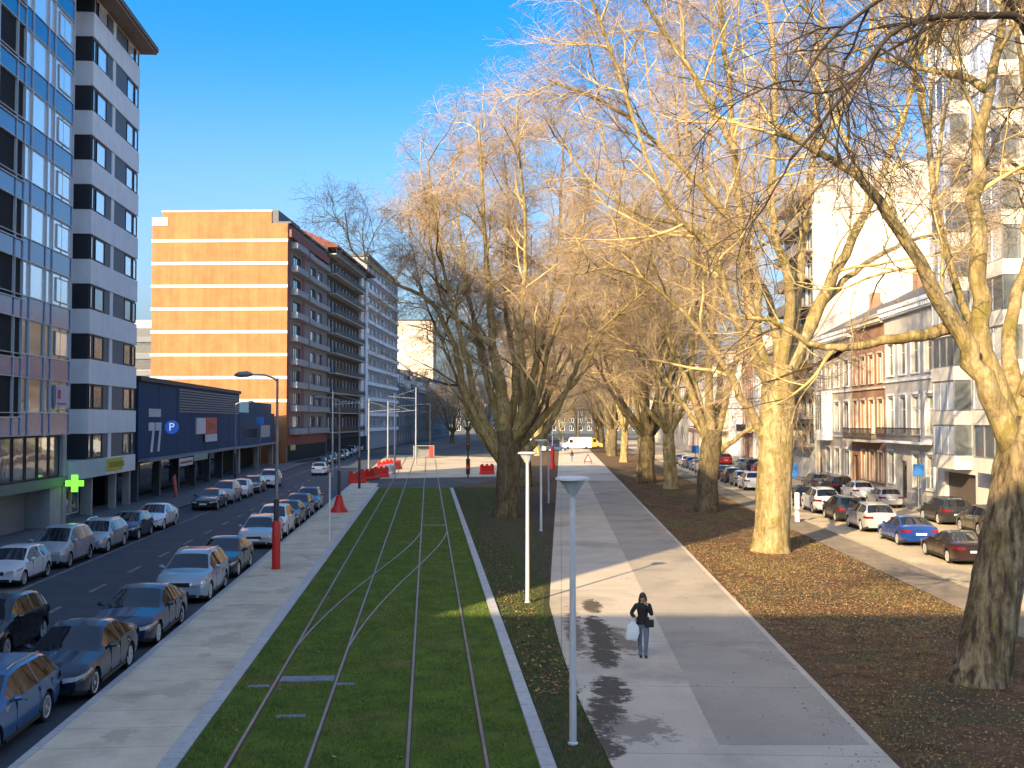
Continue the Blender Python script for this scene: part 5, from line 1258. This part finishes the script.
# red and white barriers
def barrier(p, rz, mat, label, wdt=1.5):
    r = empty('plastic_barrier', p, rz, label, 'barrier', 'plastic road barriers')
    mb = MB(); w2 = wdt/2
    mb.extrude([(-.24,0),(.24,0),(.24,.14),(.12,.3),(.09,.82),(-.09,.82),(-.12,.3),(-.24,.14)], 0, -w2, w2)
    for k in (-.45,0,.45): mb.box(k*wdt*.8-.1,k*wdt*.8+.1,-.10,.10,.82,.98)
    mb.build('body', mat, r); mb = MB()
    for k in (-1,1): mb.box(k*(w2-.05)-.06,k*(w2-.05)+.06,-.06,.06,.3,.9)
    mb.build('hook', mat, r)
    return r
for i, (x, y, m_, lb) in enumerate([(357,483,REDPL,'lone red barrier at the road edge, first of the group'), (367,480,REDPL,'red barrier left of the white ones'), (374,479,REDPL,'red barrier next to the lone first one'), (381,477,REDPL,'red barrier touching the white barriers'), (385,475,WPL,'white barrier in front of the red ones'), (390,474,WPL,'white barrier nearest the lawn corner'), (384,470,REDPL,'red barrier behind the white pair'), (391,468,REDPL,'red barrier farthest along the line'), (397,469,REDPL,'red barrier at the plaza corner'), (487,474,REDPL,'single red barrier beside the many-stemmed tree')]):
    o = barrier(G(x,y), .5+.35*(i % 3), m_, lb); k = 1.15; o.scale = (k,k,1.2)
r = empty('signal_post', G(468,478), 0, 'dark signal post with red band at the end of the lawn kerb', 'signal')
MB().lathe([(.09,0),(.09,3.6)], 10).build('pole', IRON, r, smooth=True); MB().lathe([(.22,.4),(.22,2.1)], 12).build('cabinet', PLASTIC, r, smooth=True)
MB().lathe([(.225,1.0),(.225,1.45)], 12).build('band', REDPL, r, smooth=True); part(r, 'signal_head', PLASTIC, (-.2,.2,-.2,.15,3.0,4.0)); part(r, 'lens', M('red_lens', (.5,.02,.02), .3, 0), (-.1,.1,-.22,-.202,3.6,3.85))
r = empty('marker_pole', G(552.5,469), 0, 'white pole with tall red plastic foot at the plaza', 'marker pole')
MB().lathe([(.06,0),(.06,6.2)], 10).build('pole', WPL, r, smooth=True); MB().lathe([(.42,0),(.40,.3),(.30,.7),(.24,2.6),(.18,3.0)], 14).build('foot', REDPL, r, smooth=True)
r = empty('warning_sign', G(588,464), 0, 'red triangular roadworks sign on the sunlit path end', 'sign')
mb = MB(); mb.extrude([(-.65,.25),(.65,.25),(0,1.5)], 1, -.03, .03); mb.build('panel', REDPL, r); mb = MB(); mb.extrude([(-.36,.42),(.36,.42),(0,1.15)], 1, -.04, -.031); mb.build('face', WPL, r); part(r, 'leg', IRON, (-.5,-.45,-.02,.3,0,.3), (.45,.5,-.02,.3,0,.3))
# shelter with red panel
r = empty('tram_shelter', AT(424,447,175)*1.0, 0, 'small tram shelter with red end panel on the plaza', 'shelter'); r.location.z = -.02; r.scale = (.7,.7,.8)
part(r, 'roof', M('pale_pole', (.52,.54,.56)), (-2.0,2.4,-1,1,2.45,2.55)); part(r, 'end_panel', REDPL, (1.3,2.3,-.8,.8,.2,2.5)); part(r, 'back_panel', GL_MID, (-2.5,1.2,.7,.76,.2,2.5)); part(r, 'post', STEEL, (-2.5,-2.38,-.8,-.68,0,2.6), (2.38,2.5,-.8,-.68,0,2.6))
# blue signs on posts
def blue_sign(p, label, z=3.0):
    r = empty('road_sign', p, 0, label, 'sign', 'blue road signs on posts')
    MB().lathe([(.04,0),(.04,z+.45)], 8).build('post', STEEL, r, smooth=True)
    part(r, 'panel', M('sign_blue_matt', (.03,.16,.50), .45, .04, 3), (-.40,.40,-.09,-.05,z-.42,z+.42)); 
blue_sign(B(25.7,75,0), 'blue parking sign before the stuccoed house right of the trunk', 2.7)
blue_sign(B(15.0,68,0)+Vector((0,0,0)), 'blue parking sign just right of the big sunlit trunk', 3.0)
blue_sign(T(-19.0,118,0), 'blue parking sign on the far pavement before the orange brick block', 6.2)
blue_sign(B(15.2,118,0), 'blue parking sign among the cars left of the dark forked tree', 3.0)
# white van and truck at the far crossing
def van(p, rz, label, m_, L=6.2, h=2.7):
    r = empty('delivery_van', p, rz, label, 'van')
    mb = MB(); mb.extrude([(-L/2,.45),(L/2,.45),(L/2,1.2),(L/2-.9,1.45),(L/2-1.6,h-.1),(L/2-2,h),(-L/2,h)], 1, -1, 1); mb.build('body', m_, r)
    part(r, 'windscreen', GL_CAR, (L/2-1.5,L/2-1.05,-.8,.8,1.5,2.2)); part(r, 'side_window', GL_CAR, (L/2-2.2,L/2-1.5,-1.01,1.01,1.5,2.2))
    for x in (-L/2+1.1, L/2-1.1):
        for sd in (-1,1): MB().tube([(x,sd*.8,.36),(x,sd*1.02,.36)], .36, 16).build('wheel', RUBBER, r, smooth=True)
    for sd in (-1,1): part(r, 'tail_light', TAILR, (-L/2-.02,-L/2,sd*.9-.07,sd*.9+.07,.9,1.4)); part(r, 'headlight', LAMPG, (L/2,L/2+.02,sd*.8-.14,sd*.8+.14,.8,1.0))
van(Vector((14,225,-.12)), math.pi, 'white delivery van crossing at the far end of the path', M('van_white', (.7,.7,.7), .4, .03, 2))
van(Vector((17.5,232,-.12)), .1, 'yellow and olive van at the far crossing', M('van_olive', (.35,.30,.10), .5, .1, 2), 5.2, 2.4)
van(Vector((3.5,205,-.12)), 0, 'pale grey van seen behind the many-stemmed tree', M('van_grey', (.5,.52,.55), .4, .03, 2))
for x, Z, c, lb in ((590,250,'white','white hatchback parked across the vista at the far crossing'), (606,262,'silver','silver hatchback at the far crossing before the right row'), (556,215,'midblue','mid blue hatchback crossing far behind the red marker pole')):
    car('hatch', c, COLS[c][0], Vector(((x-CX)*Z/F, Z, -.12)), Vector((1,.15,0)), lb, 'cars at the far crossing', COLS[c][1])
# ------------------------------------------------------------------ people
SKIN = M('skin', (.45,.27,.19), .6, 0); JEANS = M('jeans', (.13,.165,.23), .9, .15, 12); JACKET = M('black_jacket', (.014,.014,.017), .8, .2, 8); HAIR = M('brown_hair', (.045,.022,.015), .6, .3, 20); SHOE = M('dark_shoe', (.02,.02,.022), .6, 0)
def skin_body(name, verts, edges, mats, pick, parent):
    me = bpy.data.meshes.new(name); me.from_pydata([v[:3] for v in verts], edges, []); o = link(name, me)
    sm = o.modifiers.new('s', 'SKIN'); o.modifiers.new('u', 'SUBSURF').levels = 2
    for i, v in enumerate(verts):
        d = me.skin_vertices[0].data[i]; d.radius = v[3:5] if len(v) > 4 else (v[3], v[3]); d.use_root = (i == 0)
    bpy.context.view_layer.update(); dg = bpy.context.evaluated_depsgraph_get()
    nm = bpy.data.meshes.new_from_object(o.evaluated_get(dg)); bpy.data.objects.remove(o)
    nm.materials.clear()
    for m_ in mats: nm.materials.append(m_)
    for p in nm.polygons: p.material_index = pick(p.center); p.use_smooth = True
    return link(name, nm, parent)
def person(p, rz, label, carrying=True):
    r = empty('person', p, rz, label, 'person')
    V = [(0,0,.93,.135,.105),(0,.005,1.08,.125,.095),(0,.01,1.26,.18,.125),(0,.01,1.38,.14,.095),(0,0,1.455,.055),(0,-.02,1.53,.075,.085),(0,-.015,1.62,.075,.09),
         (.085,0,.86,.098),(.088,-.035,.5,.068),(.075,.02,.10,.05),(.078,-.04,.045,.043),(.082,-.15,.03,.035),
         (-.085,0,.86,.098),(-.085,.02,.5,.068),(-.062,.07,.11,.05),(-.062,.02,.05,.043),(-.066,-.10,.03,.035)]
    E = [(0,1),(1,2),(2,3),(3,4),(4,5),(5,6),(0,7),(7,8),(8,9),(9,10),(10,11),(0,12),(12,13),(13,14),(14,15),(15,16)]
    if carrying: arms = [[(.175,.01,1.37,.068),(.235,-.06,1.13,.056),(.13,-.20,1.30,.043),(.075,-.20,1.45,.034)], [(-.175,.01,1.37,.068),(-.305,.06,1.16,.062),(-.235,-.10,1.08,.048),(-.215,-.15,1.06,.034)]]
    else: arms = [[(.175,.01,1.37,.065),(.22,.02,1.12,.05),(.23,-.03,.90,.04),(.23,-.04,.84,.033)], [(-.175,.01,1.37,.065),(-.22,.02,1.12,.05),(-.23,-.03,.90,.04),(-.23,-.04,.84,.033)]]
    for a in arms:
        b0 = len(V); V += a; E += [(3,b0)]+[(b0+i,b0+i+1) for i in range(3)]
    def pick(c):
        if c.z < .075: return 3
        if c.z < .94 and abs(c.x) < .19: return 1
        if c.z > 1.45 and abs(c.x) < .12 and c.y > -.13: return 0
        if carrying and c.z > 1.41 and c.y < -.16: return 0
        if carrying and c.z < 1.09 and c.x < -.18 and c.y < -.13: return 0
        return 2
    body = skin_body('body', V, E, [SKIN, JEANS, JACKET, SHOE], pick, r)
    # fingers as short curled chains rooted in the palms, part of the same mesh
    mb = MB()
    hands = [((.06,-.205,1.47),(-.3,.15,1.0),(1,0,.3),(0,-.6,.2)), ((-.212,-.165,1.05),(.05,-.25,-1),(0,1,0),(.7,.2,-.2))] if carrying else [((.23,-.045,.82),(0,-.1,-1),(0,1,0),(-.7,0,-.4)), ((-.23,-.045,.82),(0,-.1,-1),(0,1,0),(.7,0,-.4))]
    for c, ax, side, curl in hands:
        c, ax, side, curl = Vector(c), Vector(ax).normalized(), Vector(side).normalized(), Vector(curl).normalized()
        for k, ln in enumerate((.070,.08,.075,.058)):
            b0 = c+side*(.021*(k-1.5)); mb.tube([b0-ax*.02, b0+ax*ln*.5, b0+ax*ln*.8+curl*.018, b0+ax*ln*.86+curl*.042], [.0105,.0095,.0085,.006], 6)
        b0 = c-side*.03; mb.tube([b0-ax*.03, b0-side*.022+ax*.01, b0-side*.026+ax*.035+curl*.012], [.012,.011,.007], 6)
    mb.build('hand', SKIN, r, smooth=True)
    # hair, nose and eyes
    mb = MB(); hv = []
    def ell(c, s, f0=0, f1=math.pi, n=14, m_=10, mat=0):
        vs = [(c[0]+s[0]*math.sin(f)*math.cos(a), c[1]+s[1]*math.sin(f)*math.sin(a), c[2]+s[2]*math.cos(f)) for f in [f0+(f1-f0)*i/m_ for i in range(m_+1)] for a in [2*math.pi*k/n for k in range(n)]]
        mb.add(vs, [(i*n+k, i*n+(k+1)%n, (i+1)*n+(k+1)%n, (i+1)*n+k) for i in range(m_) for k in range(n)], mat)
    ell((0,.022,1.60), (.098,.108,.118), 0, 2.0); ell((0,.07,1.50), (.088,.05,.14))
    if carrying: ell((-.085,.0,1.47), (.035,.06,.15)); ell((.085,.0,1.47), (.035,.06,.15))
    mb.build('hair', HAIR, r, smooth=True)
    mb = MB(); ell((0,-.125,1.555), (.014,.02,.022)); ell((0,-.112,1.505), (.025,.01,.008)); mb.build('face_feature', SKIN, r, smooth=True)
    mb = MB(); ell((.03,-.108,1.585), (.012,.008,.008)); ell((-.03,-.108,1.585), (.012,.008,.008)); mb.build('eye', SHOE, r, smooth=True)
    # hem of the jacket
    mb = MB(); n = 20
    for i, (z, k) in enumerate(((.89,1.06),(.97,1.0),(1.06,.97))):
        for q in range(n): a = 2*math.pi*q/n; mb.v.append((.175*k*math.cos(a), .135*k*math.sin(a), z))
    for i in range(2):
        for q in range(n): mb.f.append((i*n+q, i*n+(q+1)%n, (i+1)*n+(q+1)%n, (i+1)*n+q)); mb.m.append(0)
    mb.build('jacket_hem', JACKET, r, smooth=True)
    return r
pp = G(643,657.5,.004)
person(pp, -.03, 'woman in black jacket and blue jeans walking on the path with a white bag')
def bag(p, label):
    r = empty('shopping_bag', p, 0, label, 'bag'); rg = random.Random(3)
    mb = MB(); n = 16; prof = [(.02,.02,-.27),(.15,.06,-.265),(.185,.075,-.20),(.19,.07,-.05),(.175,.05,.07),(.10,.03,.14),(.05,.02,.20)]
    for rx, ry, z in prof:
        for q in range(n):
            a = 2*math.pi*q/n; w = 1+rg.uniform(-.09,.09); ca, sa = math.cos(a), math.sin(a); mb.v.append((rx*w*math.copysign(abs(ca)**.45, ca), ry*(1+rg.uniform(-.3,.3))*math.copysign(abs(sa)**.45, sa), z+rg.uniform(-.015,.015)))
    for i in range(len(prof)-1):
        for q in range(n): mb.f.append((i*n+q, i*n+(q+1)%n, (i+1)*n+(q+1)%n, (i+1)*n+q)); mb.m.append(0)
    mb.build('body', M('white_bag', (.66,.72,.72), .5, .05, 6), r, smooth=25)
    mb = MB()
    for s in (-.025,.025): mb.tube([(-.04,s,.19),(-.02,s,.25),(.06,s*.5,.25),(.05,s,.19)], .008, 5)
    mb.build('handle', M('white_bag', (.66,.72,.72)), r)
    return r
o = bag(pp+Vector((-.30,-.19,.78)), 'white shopping bag carried by the woman on the path'); o.scale = (.95,1,1.05); o.rotation_euler = (0,.12,.25)
r = empty('handbag', pp+Vector((.16,-.10,.93)), 0, 'small black handbag at the hip of the woman on the path', 'bag')
mb = MB(); mb.prism([(-.11,-.05),(.11,-.05),(.12,0),(.11,.05),(-.11,.05),(-.12,0)], -.11, .08); mb.build('body', JACKET, r)
MB().tube([(-.1,0,.08),(-.16,.08,.35),(-.2,.10,.47)], .012, 5).build('strap', JACKET, r)
person(G(572,461.5,0), 2.8, 'dark clothed pedestrian far off where the path meets the plaza', False)
